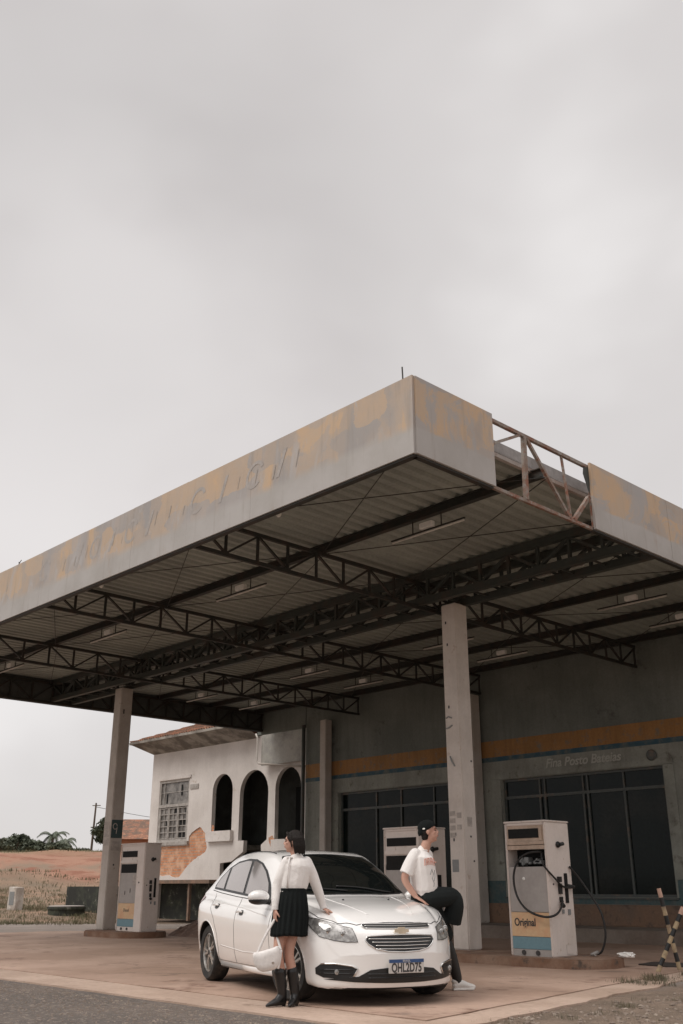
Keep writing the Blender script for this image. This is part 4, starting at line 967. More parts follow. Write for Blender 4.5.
stones('forecourt_grit', m_stone, [(rnd.uniform(-22,-7),6.6+abs(rnd.gauss(0,2.5)),rnd.choice((.006,.009,.013))*rnd.uniform(.5,1.1)) for _ in range(700)], 3, 'sparse grit on the forecourt slab')
# ------------------------------------------------------------------ car (local frame: +x forward, +y left, origin on the ground under the front axle)
car = thing('parked_car', (-8.318,8.207,.012), 'white five door hatchback parked on the forecourt with the two people leaning on it', 'car', rz=-0.315)
TMc = TM[car.name]
WB = 2.635
# station parameters: x, zb, wb, wm, zsh(shoulder z), wsh, zr(roof edge z), wr, zt
ST = [
 (-3.50, .50,.55,.66, .84,.60, .88,.50, .90),
 (-3.46, .36,.70,.76, .93,.70, .98,.54, 1.00),
 (-3.38, .27,.78,.83, 1.00,.75, 1.07,.56, 1.11),
 (-3.25, .24,.80,.87, 1.035,.77, 1.19,.555, 1.24),
 (-3.00, .22,.80,.895,1.035,.79, 1.335,.555, 1.385),
 (-2.60, .20,.81,.905,1.02,.805,1.44,.57, 1.49),
 (-2.10, .19,.82,.90, .995,.815,1.49,.59, 1.535),
 (-1.60, .19,.82,.895,.975,.82, 1.50,.60, 1.542),
 (-1.15, .19,.82,.895,.955,.82, 1.45,.60, 1.50),
 (-.75, .19,.82,.895,.945,.825,1.275,.63, 1.335),
 (-.40, .19,.82,.895,.94,.825, 1.07,.68, 1.13),
 (-.22, .19,.82,.895,.935,.82, .985,.70, 1.035),
 (.0,  .19,.82,.90, .915,.81, .955,.67, .995),
 (.25, .18,.82,.90, .885,.80, .92,.64, .955),
 (.45, .17,.81,.885,.85,.78, .885,.60, .915),
 (.62, .16,.79,.86, .80,.755,.835,.57, .865),
 (.76, .15,.77,.83, .745,.735,.77,.55, .795),
 (.85, .15,.75,.80, .68,.71, .70,.53, .715),
 (.91,.165,.71,.765,.60,.69, .63,.50, .645),
 (.935,.18,.66,.73,.52,.65, .545,.47, .555),
 (.955,.24,.60,.68, .455,.60, .475,.44, .48),
]
def cr(p0,p1,p2,p3,t): return .5*((2*p1)+(-p0+p2)*t+(2*p0-5*p1+4*p2-p3)*t*t+(-p0+3*p1-3*p2+p3)*t**3)
def interp(x):
    i = 0
    while i < len(ST)-2 and x > ST[i+1][0]: i += 1
    a, b = ST[i], ST[i+1]; t = (x-a[0])/(b[0]-a[0]); p = ST[max(i-1,0)]; q = ST[min(i+2,len(ST)-1)]
    out = []
    for k in range(1,9):
        h = b[0]-a[0]
        m1 = (b[k]-p[k])/(b[0]-p[0])*h if p is not a else (b[k]-a[k]); m2 = (q[k]-a[k])/(q[0]-a[0])*h if q is not b else (b[k]-a[k])
        t2,t3 = t*t,t*t*t
        out.append((2*t3-3*t2+1)*a[k]+(t3-2*t2+t)*m1+(-2*t3+3*t2)*b[k]+(t3-t2)*m2)
    return out
def section(x):
    zb,wb,wm,zs,ws,zr,wr,zt = interp(x)
    wb *= 1.035; wm *= 1.035; ws *= 1.03; wr *= 1.02
    H = zs-zb
    K = [(0,zb),(wb*.5,zb),(wb*.9,zb+.005),(wb+.01,zb+.06*min(1,H/.6)),(wm-.022,zb+H*.30),(wm-.004,zb+H*.52),(wm,zb+H*.66),(wm-.018,zb+H*.82),(ws+.012,zs-.04*min(1,H/.5)),
         (ws,zs),(ws-(ws-wr)*.18,zs+(zr-zs)*.22),(ws-(ws-wr)*.62,zs+(zr-zs)*.68),(wr+.012,zr-.012),(wr-.05,zr+(zt-zr)*.42),(wr*.6,zt-(zt-zr)*.28),(wr*.3,zt-(zt-zr)*.07),(0,zt)]
    pts = []
    for i in range(len(K)-1):
        a,b = K[i],K[i+1]; p = K[i-1] if i else (-K[1][0],K[1][1]); q = K[i+2] if i+2 < len(K) else (-K[-2][0],K[-2][1])
        for s_ in (0,.34,.67):
            pts.append((cr(p[0],a[0],b[0],q[0],s_), cr(p[1],a[1],b[1],q[1],s_)))
    pts.append(K[-1]); return pts
def warp(x, y, z):
    if x > -.1: x -= .50*((x+.1)/1.03)**1.6*(abs(y)/.88)**2.6
    if x < -2.9: x += .30*((-2.9-x)/.6)**1.3*(abs(y)/.88)**2.6
    return (x,y,z)
xs_ = []; x = -3.50
while x < .9549: xs_.append(x); x += .028 if x < .7 else .012
xs_.append(.955)
bv = []; rows = []
for x in xs_:
    half = section(x); ring = []
    for (y,z) in half: ring.append((y,z))
    full = [(-y,z) for y,z in half[::-1]][:-1] + half[0:1] + half[1:-1]   # from roof centre (right side) down and up the left
    full = [(-y,z) for y,z in reversed(half)] + half[1:-1]
    rows.append([warp(x,y,z) for y,z in full])
nn_ = len(rows[0]); me_v = [p for r in rows for p in r]; me_f = []
for i in range(len(rows)-1):
    for j in range(nn_): me_f.append((i*nn_+j, i*nn_+(j+1)%nn_, (i+1)*nn_+(j+1)%nn_, (i+1)*nn_+j))
# end caps: strips between mirrored points
for x_, flip in ((-3.50,False),(.955,True)):
    half = section(x_); hN = len(half); KK = 24; base = len(me_v)
    for (y,z) in half:
        for k in range(KK+1): me_v.append(warp(x_, -y+2*y*k/KK, z))
    for j in range(hN-1):
        for k in range(KK): me_f.append((base+j*(KK+1)+k, base+j*(KK+1)+k+1, base+(j+1)*(KK+1)+k+1, base+(j+1)*(KK+1)+k))
hull = MB(True); hull.add(me_v, me_f)
hme = hull.mesh('hull'); bm = bmesh.new(); bm.from_mesh(hme); bmesh.ops.remove_doubles(bm, verts=bm.verts, dist=.0004); bmesh.ops.dissolve_degenerate(bm, dist=.0001, edges=bm.edges); bmesh.ops.recalc_face_normals(bm, faces=bm.faces); bvh = BVHTree.FromBMesh(bm); bm.to_mesh(hme); bm.free()
hme.materials.append(m_paint); hme.materials.append(m_black)
body = link_mesh('body', hme, car, True)
# wheel arch cut
cut = MB(True)
for cx_ in (0.02,-WB):
    for sg in (-1,1): cut.lathe((cx_,sg*.78,.33),[(.372,-.26),(.372,.26)],'y',48)
cme = cut.mesh('cut'); b2 = bmesh.new(); b2.from_mesh(cme); bmesh.ops.recalc_face_normals(b2, faces=b2.faces); b2.to_mesh(cme); b2.free()
cme.materials.append(m_black); co = bpy.data.objects.new('cut', cme); COL.objects.link(co)
body.parent = None; body.matrix_world = Matrix.Identity(4)
md = body.modifiers.new('b','BOOLEAN'); md.operation='DIFFERENCE'; md.object=co; md.solver='EXACT'
bpy.context.view_layer.update(); dg = bpy.context.evaluated_depsgraph_get(); nm = bpy.data.meshes.new_from_object(body.evaluated_get(dg)); body.modifiers.clear(); body.data = nm; body.parent = car
bpy.data.objects.remove(co)
bm = bmesh.new(); bm.from_mesh(nm)
if len(nm.materials) < 2: nm.materials.append(m_black)
for f in bm.faces:
    c_ = f.calc_center_median(); f.smooth = True; mi = 0
    for cx_ in (0.02,-WB):
        d = math.hypot(c_.x-cx_, c_.z-.33)
        if d < .385 and abs(c_.y) > .5:
            rad = Vector((c_.x-cx_,0,c_.z-.33)).normalized()
            if abs(f.normal.dot(rad)) > .9 and f.normal.dot(rad) < 0 or abs(c_.y) < .53: mi = 1
    if c_.z < .20 and f.normal.z < -.8: mi = 1
    f.material_index = mi
for e in bm.edges:
    if len(e.link_faces) == 2 and (e.calc_face_angle(0) > R(38) or e.link_faces[0].material_index != e.link_faces[1].material_index): e.smooth = False
bm.to_mesh(nm); bm.free()

def proj(pts2, axis, sg=1, off=.004, far=3.0):
    """project 2D points to the hull. axis 'x': (y,z) from the front; 'y': (x,z) from side sg; 'z': (x,y) from above"""
    out = []; last = None
    for u, v in pts2:
        if axis == 'x': o_, d = Vector((far,u,v)), Vector((-1,0,0))
        elif axis == 'y': o_, d = Vector((u,sg*far,v)), Vector((0,-sg,0))
        elif axis == 'z': o_, d = Vector((u,v,far)), Vector((0,0,-1))
        elif axis == 'c':  # corner: 40 degrees from the front
            a = R(sg*42); d = Vector((-math.cos(a),-math.sin(a),0)); side = Vector((-math.sin(a),math.cos(a),0)); o_ = Vector((0,0,v))+side*u - d*far
        h = bvh.ray_cast(o_, d)
        if h[0] is None:
            near = bvh.find_nearest(o_+d*far*.9); p, n = near[0], near[1]
        else: p, n = h[0], h[1]
        if n.dot(d) > 0: n = -n
        out.append(p + n*off)
    return out
def patch(name, poly, m, axis, sg=1, off=.004, step=.03, parent=None, label=None, sub=4, thick=.0):
    pl = []; n = len(poly)
    for i in range(n):
        p,q = Vector(poly[i]),Vector(poly[(i+1)%n]); k = max(1,int((q-p).length/step))
        for s_ in range(k): pl.append(tuple(p.lerp(q,s_/k)))
    v2, fs = poly_sheet(pl, [], step); v3 = proj(v2, axis, sg, off); mb = MB(True)
    n = len(v3); mb.add(v3, fs)
    if thick:
        v4 = proj(v2, axis, sg, off-thick); mb.add(v4, [tuple(reversed(f)) for f in fs]); ed = {}
        for f in fs:
            for i in range(len(f)): a,b = f[i],f[(i+1)%len(f)]; k = (min(a,b),max(a,b)); ed[k] = ed.get(k,0)+1
        mb.f += [(a,b,b+n,a+n) for (a,b),c in ed.items() if c == 1]
    o = mb.build(name, m, parent or car, smooth=True, angle=50)
    if label: o['label'] = label
    return o
def line(name, pts2, m, axis, sg=1, r=.004, off=.0, parent=None, closed=False, step=.03):
    pl = []; P_ = list(pts2)+([pts2[0]] if closed else [])
    for i in range(len(P_)-1):
        p,q = Vector(P_[i]),Vector(P_[i+1]); k = max(1,int((q-p).length/step))
        for s_ in range(k): pl.append(tuple(p.lerp(q,s_/k)))
    pl.append(P_[-1]); return MB(True).tube(proj(pl,axis,sg,off), r, 6).build(name, m, parent or car, smooth=True)
def smoothpoly(p, n=5):
    out = []; k = len(p)
    for i in range(k):
        a,b,c_,d = p[i-1],p[i],p[(i+1)%k],p[(i+2)%k]
        for j in range(n): t = j/n; out.append((cr(a[0],b[0],c_[0],d[0],t), cr(a[1],b[1],c_[1],d[1],t)))
    return out
# windscreen and rear glass, roof glass
wsp = [(-.28,.62),(-.34,.70),(-.62,.655),(-.90,.595),(-1.05,.535),(-1.06,.42),(-1.07,.0),(-1.06,-.42),(-1.05,-.535),(-.90,-.595),(-.62,-.655),(-.34,-.70),(-.28,-.62),(-.22,-.35),(-.20,0),(-.22,.35)]
patch('windscreen', wsp, m_wsg, 'z', off=.005, step=.05)
line('windscreen_seal', wsp, m_black, 'z', r=.008, off=.003, closed=True)
patch('roof_glass', [(-1.45,-.40),(-1.45,.40),(-2.2,.40),(-2.2,-.40)], m_wsg, 'z', off=.004, step=.08)
line('wiper', [(-.27,.50),(-.34,.1),(-.36,-.15)], m_black, 'z', r=.010, off=.015); line('wiper', [(-.27,-.05),(-.33,-.35),(-.36,-.58)], m_black, 'z', r=.010, off=.015)
line('roof_rail', [(-1.2,-.555),(-1.8,-.565),(-2.6,-.55)], m_black, 'z', r=.008, off=.002); line('roof_rail', [(-1.2,.555),(-1.8,.565),(-2.6,.55)], m_black, 'z', r=.008, off=.002)
for sg in (-1,1):
    dlo = [(-.64,.975),(-.85,1.14),(-1.10,1.29),(-1.32,1.38),(-1.56,1.428),(-1.85,1.44),(-2.25,1.415),(-2.55,1.345),(-2.76,1.225),(-2.80,1.13),(-2.76,1.085),(-2.3,1.058),(-1.5,1.01),(-1.0,.98)]
    g = patch('side_window_seal', dlo, m_black, 'y', sg, .003, .05)
    fg = [(-.76,1.005),(-.92,1.15),(-1.14,1.28),(-1.34,1.362),(-1.55,1.403),(-1.62,1.405),(-1.50,1.035),(-1.1,1.005)]
    rg = [(-1.70,1.408),(-1.88,1.413),(-2.22,1.39),(-2.42,1.345),(-2.28,1.082),(-1.58,1.04)]
    qg = [(-2.49,1.325),(-2.54,1.31),(-2.71,1.21),(-2.74,1.135),(-2.72,1.105),(-2.36,1.085)]
    for nm_, pg in (('front_door_glass',fg),('rear_door_glass',rg),('quarter_glass',qg)): patch(nm_, pg, m_side, 'y', sg, .007, .05, parent=g)
    # door seams, sill, handles
    line('door_seam', [(-.42,.93),(-.47,.70),(-.45,.40),(-.50,.27)], m_black, 'y', sg, .003)
    line('door_seam', [(-1.56,.985),(-1.60,.70),(-1.62,.40),(-1.60,.27)], m_black, 'y', sg, .003)
    line('door_seam', [(-2.58,1.03),(-2.52,.86),(-2.36,.74),(-2.22,.55),(-2.2,.40),(-2.24,.27)], m_black, 'y', sg, .003)
    line('door_seam', [(-.50,.27),(-1.6,.265),(-2.24,.27)], m_black, 'y', sg, .003)
    line('window_line', [(-.62,.962),(-1.1,.966),(-1.8,1.0),(-2.4,1.038),(-2.78,1.07)], m_black, 'y', sg, .005)
    for hx, hz_ in ((-1.42,.825),(-2.32,.885)):
        p = proj([(hx-.09,hz_),(hx,hz_+.004),(hx+.09,hz_)],'y',sg,.026); MB(True).tube(p,[(.010,.013)]*3,8).build('door_handle', m_paint, car, smooth=True)
        patch('handle_recess', smoothpoly([(hx-.03,hz_-.028),(hx+.07,hz_-.028),(hx+.075,hz_+.02),(hx-.03,hz_+.02)],3), m_black, 'y', sg, .0035, .03)
    MB(True).tube(proj([(-.46,.235),(-1.2,.225),(-2.2,.23)],'y',sg,-.01),[(.03,.045)]*3,10).build('side_skirt', m_paint, car, smooth=True)
    patch('fuel_flap' if sg>0 else 'fender_badge', [(.0,.80),(.06,.80),(.06,.82),(.0,.82)], m_chrome, 'y', sg, .004, .03)
    line('swage_line', [(-.55,.80),(-1.4,.875),(-2.3,.93),(-2.95,.955)], m_paint, 'y', sg, .008, -.0035)
    line('swage_line', [(-.55,.42),(-1.3,.40),(-2.1,.44)], m_paint, 'y', sg, .010, -.006)
    # tail lamp wraps the rear corner
    patch('tail_lamp', smoothpoly([(-2.98,.97),(-3.12,1.0),(-3.28,.98),(-3.34,.88),(-3.28,.80),(-3.14,.86)],3), m_red, 'y', sg, .008, .04)
    # mirror
    mr_ = MB(True); c0 = Vector((-.60,sg*1.0,1.005)); 
    mr_.ell(c0, (.09,.125,.075), n=20, m=12)
    mm_ = mr_.build('door_mirror', m_paint, car, smooth=True)
    MB(True).ell(c0+Vector((-.0,0,-.035)),(.088,.118,.05),n=16,m=8).tube([(-.62,sg*.80,.945),(-.62,sg*.9,.95),c0+Vector((0,0,-.05))],[.03,.026,.03],8).build('mirror_foot', m_black, mm_, smooth=True)
    MB(True).ell(c0+Vector((-.055,0,.0)),(.035,.105,.06),n=16,m=8).build('mirror_glass', m_wsg, mm_, smooth=True)
# arch lips
for cx_ in (0.02,-WB):
    for sg in (-1,1):
        pts = []
        for k in range(25):
            a = R(-12)+R(204)*k/24; pts.append((cx_+.378*math.cos(a), .33+.378*math.sin(a)))
        line('arch_lip', [p for p in pts if p[1] > .26], m_paint, 'y', sg, .009, -.003)
# bonnet shut line
line('bonnet_seam', [(-.20,-.775),(.05,-.785),(.28,-.78),(.45,-.73),(.62,-.60),(.745,-.44),(.79,-.22),(.80,0),(.79,.22),(.745,.44),(.62,.60),(.45,.73),(.28,.78),(.05,.785),(-.20,.775)], m_black, 'z', r=.0045)
for sg in (-1,1): line('bonnet_crease', [(-.15,sg*.44),(.2,sg*.40),(.45,sg*.34),(.66,sg*.26)], m_paint, 'z', r=.007, off=-.002)
MB(True).ell(proj([(.10,.28)],'z')[0],(.018,.012,.010)).ell(proj([(.10,-.28)],'z')[0],(.018,.012,.010)).build('washer_jet', m_black, car, smooth=True)
# front: grilles, emblem, lamps, plate
ug = [(-.37,.712),(-.2,.708),(0,.706),(.2,.708),(.37,.712),(.395,.735),(.385,.752),(.2,.752),(0,.750),(-.2,.752),(-.385,.752),(-.395,.735)]
g = patch('upper_grille', ug, m_black, 'x', off=.006, step=.03)
line('grille_trim', ug, m_chrome, 'x', r=.0055, off=.006, closed=True, parent=g)
line('grille_slat', [(-.37,.732),(0,.728),(.37,.732)], m_chrome, 'x', r=.0032, off=.009, parent=g)
lg = [(-.30,.525),(-.18,.500),(0,.492),(.18,.500),(.30,.525),(.37,.57),(.395,.605),(.37,.640),(.2,.648),(0,.652),(-.2,.648),(-.37,.640),(-.395,.605),(-.37,.57)]
g = patch('lower_grille', lg, m_black, 'x', off=.006, step=.03)
line('grille_trim', lg, m_chrome, 'x', r=.0065, off=.006, closed=True, parent=g)
for k in range(4):
    z = .520+k*.031; w = .27+k*.032; line('grille_slat', [(-w,z+.004),(0,z),(w,z+.004)], m_chrome, 'x', r=.004, off=.010, parent=g)
e = proj([(0,.680)],'x',1,.016)[0]
em = MB(True)   # small gold bar emblem
for sgn in (0,):
    pts = [(-.085,-.016),(-.035,-.016),(-.040,-.034),(.040,-.034),(.047,-.016),(.085,-.016),(.078,.016),(.035,.016),(.040,.034),(-.040,.034),(-.047,.016),(-.078,.016)]
em.v += [(e.x+dx_, e.y+p[0], e.z+p[1]) for dx_ in (0,.012) for p in pts]; k = len(pts)
em.f += [tuple(range(k)), tuple(range(2*k-1,k-1,-1))]+[(i,(i+1)%k,(i+1)%k+k,i+k) for i in range(k)]
em.build('emblem', mat('pale emblem', (.72,.62,.48), .3, metal=.5, bump=0), car)
for sg in (-1,1):
    # head lamp: drawn in the corner view (side coordinate, z)
    hl = smoothpoly([(sg*.02,.800-.095),(sg*.10,.655),(sg*.26,.625),(sg*.32,.66),(sg*.30,.74),(sg*.12,.80),(-sg*.10,.855),(-sg*.20,.875),(-sg*.14,.80)][::1],3) if False else None
    pol = [(.465,.590),(.56,.588),(.66,.602),(.76,.635),(.80,.70),(.825,.78),(.815,.815),(.75,.80),(.66,.765),(.57,.735),(.49,.712)]
    pol = [(sg*u,v) for u,v in pol]
    h = patch('headlamp', pol, m_lamp, 'x', off=.006, step=.022)
    line('lamp_edge', pol, m_black, 'x', r=.003, off=.005, closed=True, parent=h)
    for (u,v,r_) in ((.575,.662,.030),(.685,.69,.032)):
        c_ = proj([(sg*u,v)],'x',1,.006)[0]
        MB(True).lathe((c_.x-.01,c_.y,c_.z),[(r_,.0),(r_,.012),(r_*.8,.016),(r_*.8,.004)],'x',18).build('reflector_ring', m_chrome, h, smooth=True, angle=40)
        MB(True).ell(c_,(.010,r_*.72,r_*.72)).build('projector', m_lamp, h, smooth=True)
    fp = [(sg*u,v) for u,v in [(.51,.275),(.63,.255),(.74,.26),(.79,.29),(.795,.345),(.76,.385),(.66,.390),(.52,.370),(.475,.345)]]
    f_ = patch('fog_lamp_housing', fp, m_black, 'x', off=.006, step=.03)
    line('housing_trim', [fp[i] for i in (0,8,7,6,5)], m_chrome, 'x', r=.008, off=.008, parent=f_)
    c_ = proj([(sg*.645,.315)],'x',1,.01)[0]; MB(True).lathe((c_.x,c_.y,c_.z),[(.026,.0),(.026,.01),(.02,.012)],'x',16).build('fog_lamp', m_lamp, f_, smooth=True, angle=40)
    for k in range(2): line('housing_slat', [(sg*.52,.30+k*.035),(sg*.76,.30+k*.035)], m_black, 'x', r=.006, off=.009, parent=f_)
li = [(-.50,.225),(-.2,.215),(0,.213),(.2,.215),(.50,.225),(.74,.245),(.62,.262),(.47,.275),(.36,.335),(.2,.352),(-.2,.352),(-.36,.335),(-.47,.275),(-.62,.262),(-.74,.245)]
patch('lower_intake', li, m_black, 'x', off=.005, step=.03)
for k in range(2): line('intake_slat', [(-.38,.262+k*.035),(.38,.262+k*.035)], m_black, 'x', r=.007, off=.008)
pc = proj([(0,.37)],'x',1,.035)[0]
pl_ = MB(True); pl_.box(pc.x-.01,pc.x+.006,-.20,.20,.302,.432); plate = pl_.build('number_plate', m_platew, car, bevel=.004)
MB(True).box(pc.x+.0055,pc.x+.0085,-.198,.198,.399,.430).build('plate_band', m_plateb, plate)
FX = TMc @ Matrix.Translation((pc.x+.007,.0,.350)) @ Matrix.Rotation(math.pi/2,4,'Z') @ Matrix.Rotation(math.pi/2,4,'X')
text_mesh('QHL2D75', .115, 'plate_number', m_ink, FX, plate, depth=.001, sx=.68, space=1.04, bold=.0035)
FX2 = TMc @ Matrix.Translation((pc.x+.009,.0,.4145)) @ Matrix.Rotation(math.pi/2,4,'Z') @ Matrix.Rotation(math.pi/2,4,'X')
text_mesh('BRASIL', .030, 'plate_heading', m_platew, FX2, plate, depth=.001)
# wheels
def wheel(cx_, sg, steer=0):
    M = Matrix.Translation((cx_, sg*.79, .328)) @ Matrix.Rotation(steer,4,'Z') @ (Matrix.Rotation(math.pi,4,'Z') if sg < 0 else Matrix.Identity(4))
    def fin(mb, name, m, par, **k): mb.v = [tuple(M @ Vector(v)) for v in mb.v]; return mb.build(name, m, par, **k)
    t = MB(True).lathe((0,0,0),[(.225,-.10),(.30,-.108),(.322,-.085),(.328,-.05),(.328,.05),(.322,.085),(.30,.108),(.228,.10),(.22,.06),(.22,-.06)],'y',56,closed=True)
    w = fin(t, 'wheel', m_tyre, car, smooth=True, angle=35)
    fin(MB(True).lathe((0,0,0),[(.226,-.09),(.226,.09),(.214,.092),(.205,.06),(.20,-.085)],'y',48,closed=True), 'rim', m_alloy, w, smooth=True, angle=35)
    fin(MB(True).lathe((0,-.05,0),[(.205,0),(.205,.012),(.06,.02)],'y',32), 'brake_disc', m_black, w)
    sp_ = MB(True)
    for k in range(5):
        for d in (-.17,.17):
            a = 2*math.pi*k/5+d*.35; b = 2*math.pi*k/5+d
            sp_.bar((.045*math.cos(a),.075,.045*math.sin(a)),(.212*math.cos(b),.070,.212*math.sin(b)),.026,.026,up=(0,1,0))
    sp_.lathe((0,.045,0),[(.062,0),(.062,.035),(.045,.045)],'y',20)
    fin(sp_, 'spokes', m_alloy, w, bevel=.004)
    fin(MB(True).lathe((0,.085,0),[(.03,0),(.03,.01)],'y',16), 'hub_cap', m_black, w)
wheel(-WB,-1); wheel(-WB,1); wheel(.02,-1,R(13)); wheel(.02,1,R(13))
MB(True).box(-3.0,.5,-.52,.52,.14,.30).build('underbody', m_black, car)
# ------------------------------------------------------------------ people
def body_from(mb, name, m, parent, voxel=.007, smooth=4):
    me = mb.mesh('tmp'); o = bpy.data.objects.new('tmp', me); COL.objects.link(o)
    baked(o, [('REMESH', dict(mode='VOXEL', voxel_size=voxel)), ('SMOOTH', dict(factor=.5, iterations=smooth))])
    me = o.data; bpy.data.objects.remove(o)
    me.materials.clear(); me.materials.append(m)
    for p in me.polygons: p.use_smooth = True
    return link_mesh(name, me, parent, True)
def limb(mb, pts, r, k=5, n=14, e0=True, e1=True):
    """smooth tapered limb through joints; r per joint: number or (ra, rb)"""
    P_ = [Vector(p) for p in pts]; rr = [x if isinstance(x,(tuple,list)) else (x,x) for x in r]; out = []; ro = []
    for i in range(len(P_)-1):
        a = P_[max(i-1,0)]; b = P_[i]; c_ = P_[i+1]; d = P_[min(i+2,len(P_)-1)]
        for j in range(k):
            t = j/k; out.append(cr(a,b,c_,d,t)); ro.append((rr[i][0]*(1-t)+rr[i+1][0]*t, rr[i][1]*(1-t)+rr[i+1][1]*t))
    out.append(P_[-1]); ro.append(rr[-1]); mb.tube(out, ro, n)
    if e0: mb.ell(out[0], min(ro[0]), n=10, m=6)
    if e1: mb.ell(out[-1], min(ro[-1]), n=10, m=6)
def hand(mb, wrist, d, nrm, side, curl=.3, L=.175, spread=.10):
    """d: direction of the fingers, nrm: back of the hand, side: +1/-1 thumb side"""
    w = Vector(wrist); d = Vector(d).normalized(); nv = Vector(nrm); nv = (nv-d*nv.dot(d)).normalized(); s_ = d.cross(nv)*side
    pl = L*.48
    for k in range(4):
        off = (k-1.5)*.018; b0 = w+s_*off*.7; b1 = w+d*pl+s_*off*-1
        mb.tube([w+s_*(-off)*.7, w+d*pl*.5+s_*(-off)*.95, w+d*pl+s_*(-off)*1.1], [.014,.013,.010], 8)
        ln = (.068,.078,.074,.058)[k] if True else 0; p = w+d*pl+s_*(-off)*1.1; dr = (d+s_*(-off)*spread*20*.3).normalized(); pts = [p]
        for j in range(3):
            a = curl*(j+.6)*.7; dd = (dr*math.cos(a)-nv*math.sin(a)).normalized(); p = p+dd*ln/3*(1.15-.15*j); pts.append(p)
        mb.tube(pts, [.0098,.009,.0082,.0068], 8); mb.ell(pts[-1], .0068, n=8, m=6)
    tb = w+d*pl*.22+s_*.020; pts = [tb, tb+(d*.6+s_*.8-nv*.15).normalized()*.030, tb+(d*.75+s_*.75-nv*.3).normalized()*.055, tb+(d*.9+s_*.5-nv*.45).normalized()*.080]
    mb.tube(pts, [.0135,.012,.0105,.0085], 8); mb.ell(pts[-1], .0085, n=8, m=6)
def head(mb, c, face, up=(0,0,1), s=1.0):
    """head with brow, nose, lips, chin, ears; face = direction it looks"""
    c = Vector(c); f = Vector(face).normalized(); u = Vector(up); u = (u-f*u.dot(f)).normalized(); r = f.cross(u)
    M = Matrix((r,f,u)).transposed(); P = lambda a,b,d: c+M@Vector((a*s,b*s,d*s))
    mb.ell(P(0,-.012,.028),(.074*s,.092*s,.086*s),M,18,12)
    mb.ell(P(0,.022,-.035),(.058*s,.066*s,.080*s),M,16,10)
    mb.ell(P(0,.058,-.088),(.024*s,.022*s,.020*s),M,10,8)      # chin
    mb.ell(P(0,.078,.030),(.046*s,.014*s,.012*s),M,10,8)       # brow
    mb.tube([P(0,.083,.018),P(0,.100,-.012),P(0,.104,-.024)],[.007*s,.010*s,.012*s],8)
    for g in (-1,1):
        mb.ell(P(g*.010,.094,-.028),.0085*s,M,8,6); mb.ell(P(g*.036,.064,-.015),(.020*s,.016*s,.016*s),M,10,8)
        mb.ell(P(g*.075,-.005,-.005),(.008*s,.019*s,.030*s),M,10,8)
    mb.ell(P(0,.088,-.048),(.021*s,.008*s,.0055*s),M,10,6); mb.ell(P(0,.086,-.058),(.018*s,.009*s,.006*s),M,10,6)
    return M, P
m_eye = mat('eye', (.05,.035,.03), .2, bump=0)
m_lip = mat('lips', (.42,.14,.12), .5, bump=0)
def face_bits(t, M, P, s=1.0):
    for g in (-1,1):
        MB(True).ell(P(g*.031,.0795,.006),(.013*s,.006*s,.0065*s),M,10,8).build('eye', m_eye, t, smooth=True)
        MB(True).tube([P(g*.017,.092,.028),P(g*.034,.088,.033),P(g*.050,.076,.028)],.0035*s,6).build('eyebrow', m_hair, t, smooth=True)
    MB(True).tube([P(-.020,.091,-.053),P(0,.098,-.051),P(.020,.091,-.053)],[.0035*s,.0055*s,.0035*s],6).build('lips', m_lip, t, smooth=True)

# ---- woman; local frame: x to the viewer's right, y away from the viewer
wo_ = thing('person', (-8.279,7.077,.006), 'woman in white blouse, black pleated skirt and black boots leaning back on the white car with one hand on it', 'person', rz=R(YAW))
wo_['label'] = 'person in white blouse, black pleated skirt and black boots leaning on the white car'
mb = MB(True)
hc = (.052,.10,1.565); M_, P_ = head(mb, hc, (-.93,.10,-.02), s=.98)
limb(mb, [(.085,.10,1.36),(.075,.10,1.43),(.060,.102,1.50)], [.052,.047,.046])
limb(mb, [(.055,.085,.92),(.055,.09,1.05),(.075,.095,1.20),(.095,.095,1.33),(.09,.098,1.385)], [(.145,.10),(.118,.085),(.13,.09),(.145,.085),(.09,.06)])
limb(mb, [(.215,.10,1.345),(.285,.135,1.13),(.365,.155,.925)], [.043,.037,.026])
limb(mb, [(-.03,.07,1.345),(-.10,.06,1.115),(-.118,-.01,.90)], [.043,.037,.025])
hand(mb, (.372,.155,.905), (.86,.10,-.33), (.30,-.1,.95), 1, curl=.12)
hand(mb, (-.119,-.015,.895), (.02,-.12,-1), (-.9,-.4,0), -1, curl=1.0)
limb(mb, [(.0,.07,.90),(-.055,-.0,.68),(-.075,-.04,.50),(-.055,-.015,.33),(-.03,.0,.12)], [.085,.066,.050,.050,.035])
limb(mb, [(.11,.09,.90),(.06,.05,.68),(.03,.02,.49),(.06,.03,.33),(.095,.035,.12)], [.085,.066,.050,.050,.035])
limb(mb, [(-.03,.0,.10),(-.08,-.035,.045),(-.13,-.077,.03)], [.024,.02,.012]); limb(mb, [(.095,.035,.10),(.082,-.01,.045),(.063,-.07,.03)], [.024,.02,.012])
body_from(mb, 'body', m_skin, wo_, .0065, 3)
face_bits(wo_, M_, P_, .98)
mb = MB(True)   # blouse
limb(mb, [(.055,.088,1.06),(.057,.09,1.13),(.075,.095,1.22),(.095,.095,1.32),(.09,.098,1.385)], [(.135,.105),(.155,.12),(.160,.120),(.165,.112),(.105,.078)])
limb(mb, [(.195,.10,1.362),(.255,.118,1.24),(.298,.135,1.13),(.34,.150,1.02),(.372,.156,.925)], [.058,.058,.054,.048,.034])
limb(mb, [(-.012,.075,1.362),(-.068,.065,1.23),(-.108,.055,1.115),(-.118,.02,1.0),(-.121,-.01,.915)], [.058,.058,.053,.047,.033])
mb.ell((.045,.085,1.07),(.15,.115,.035))
body_from(mb, 'blouse', m_blouse, wo_, .0075, 3)
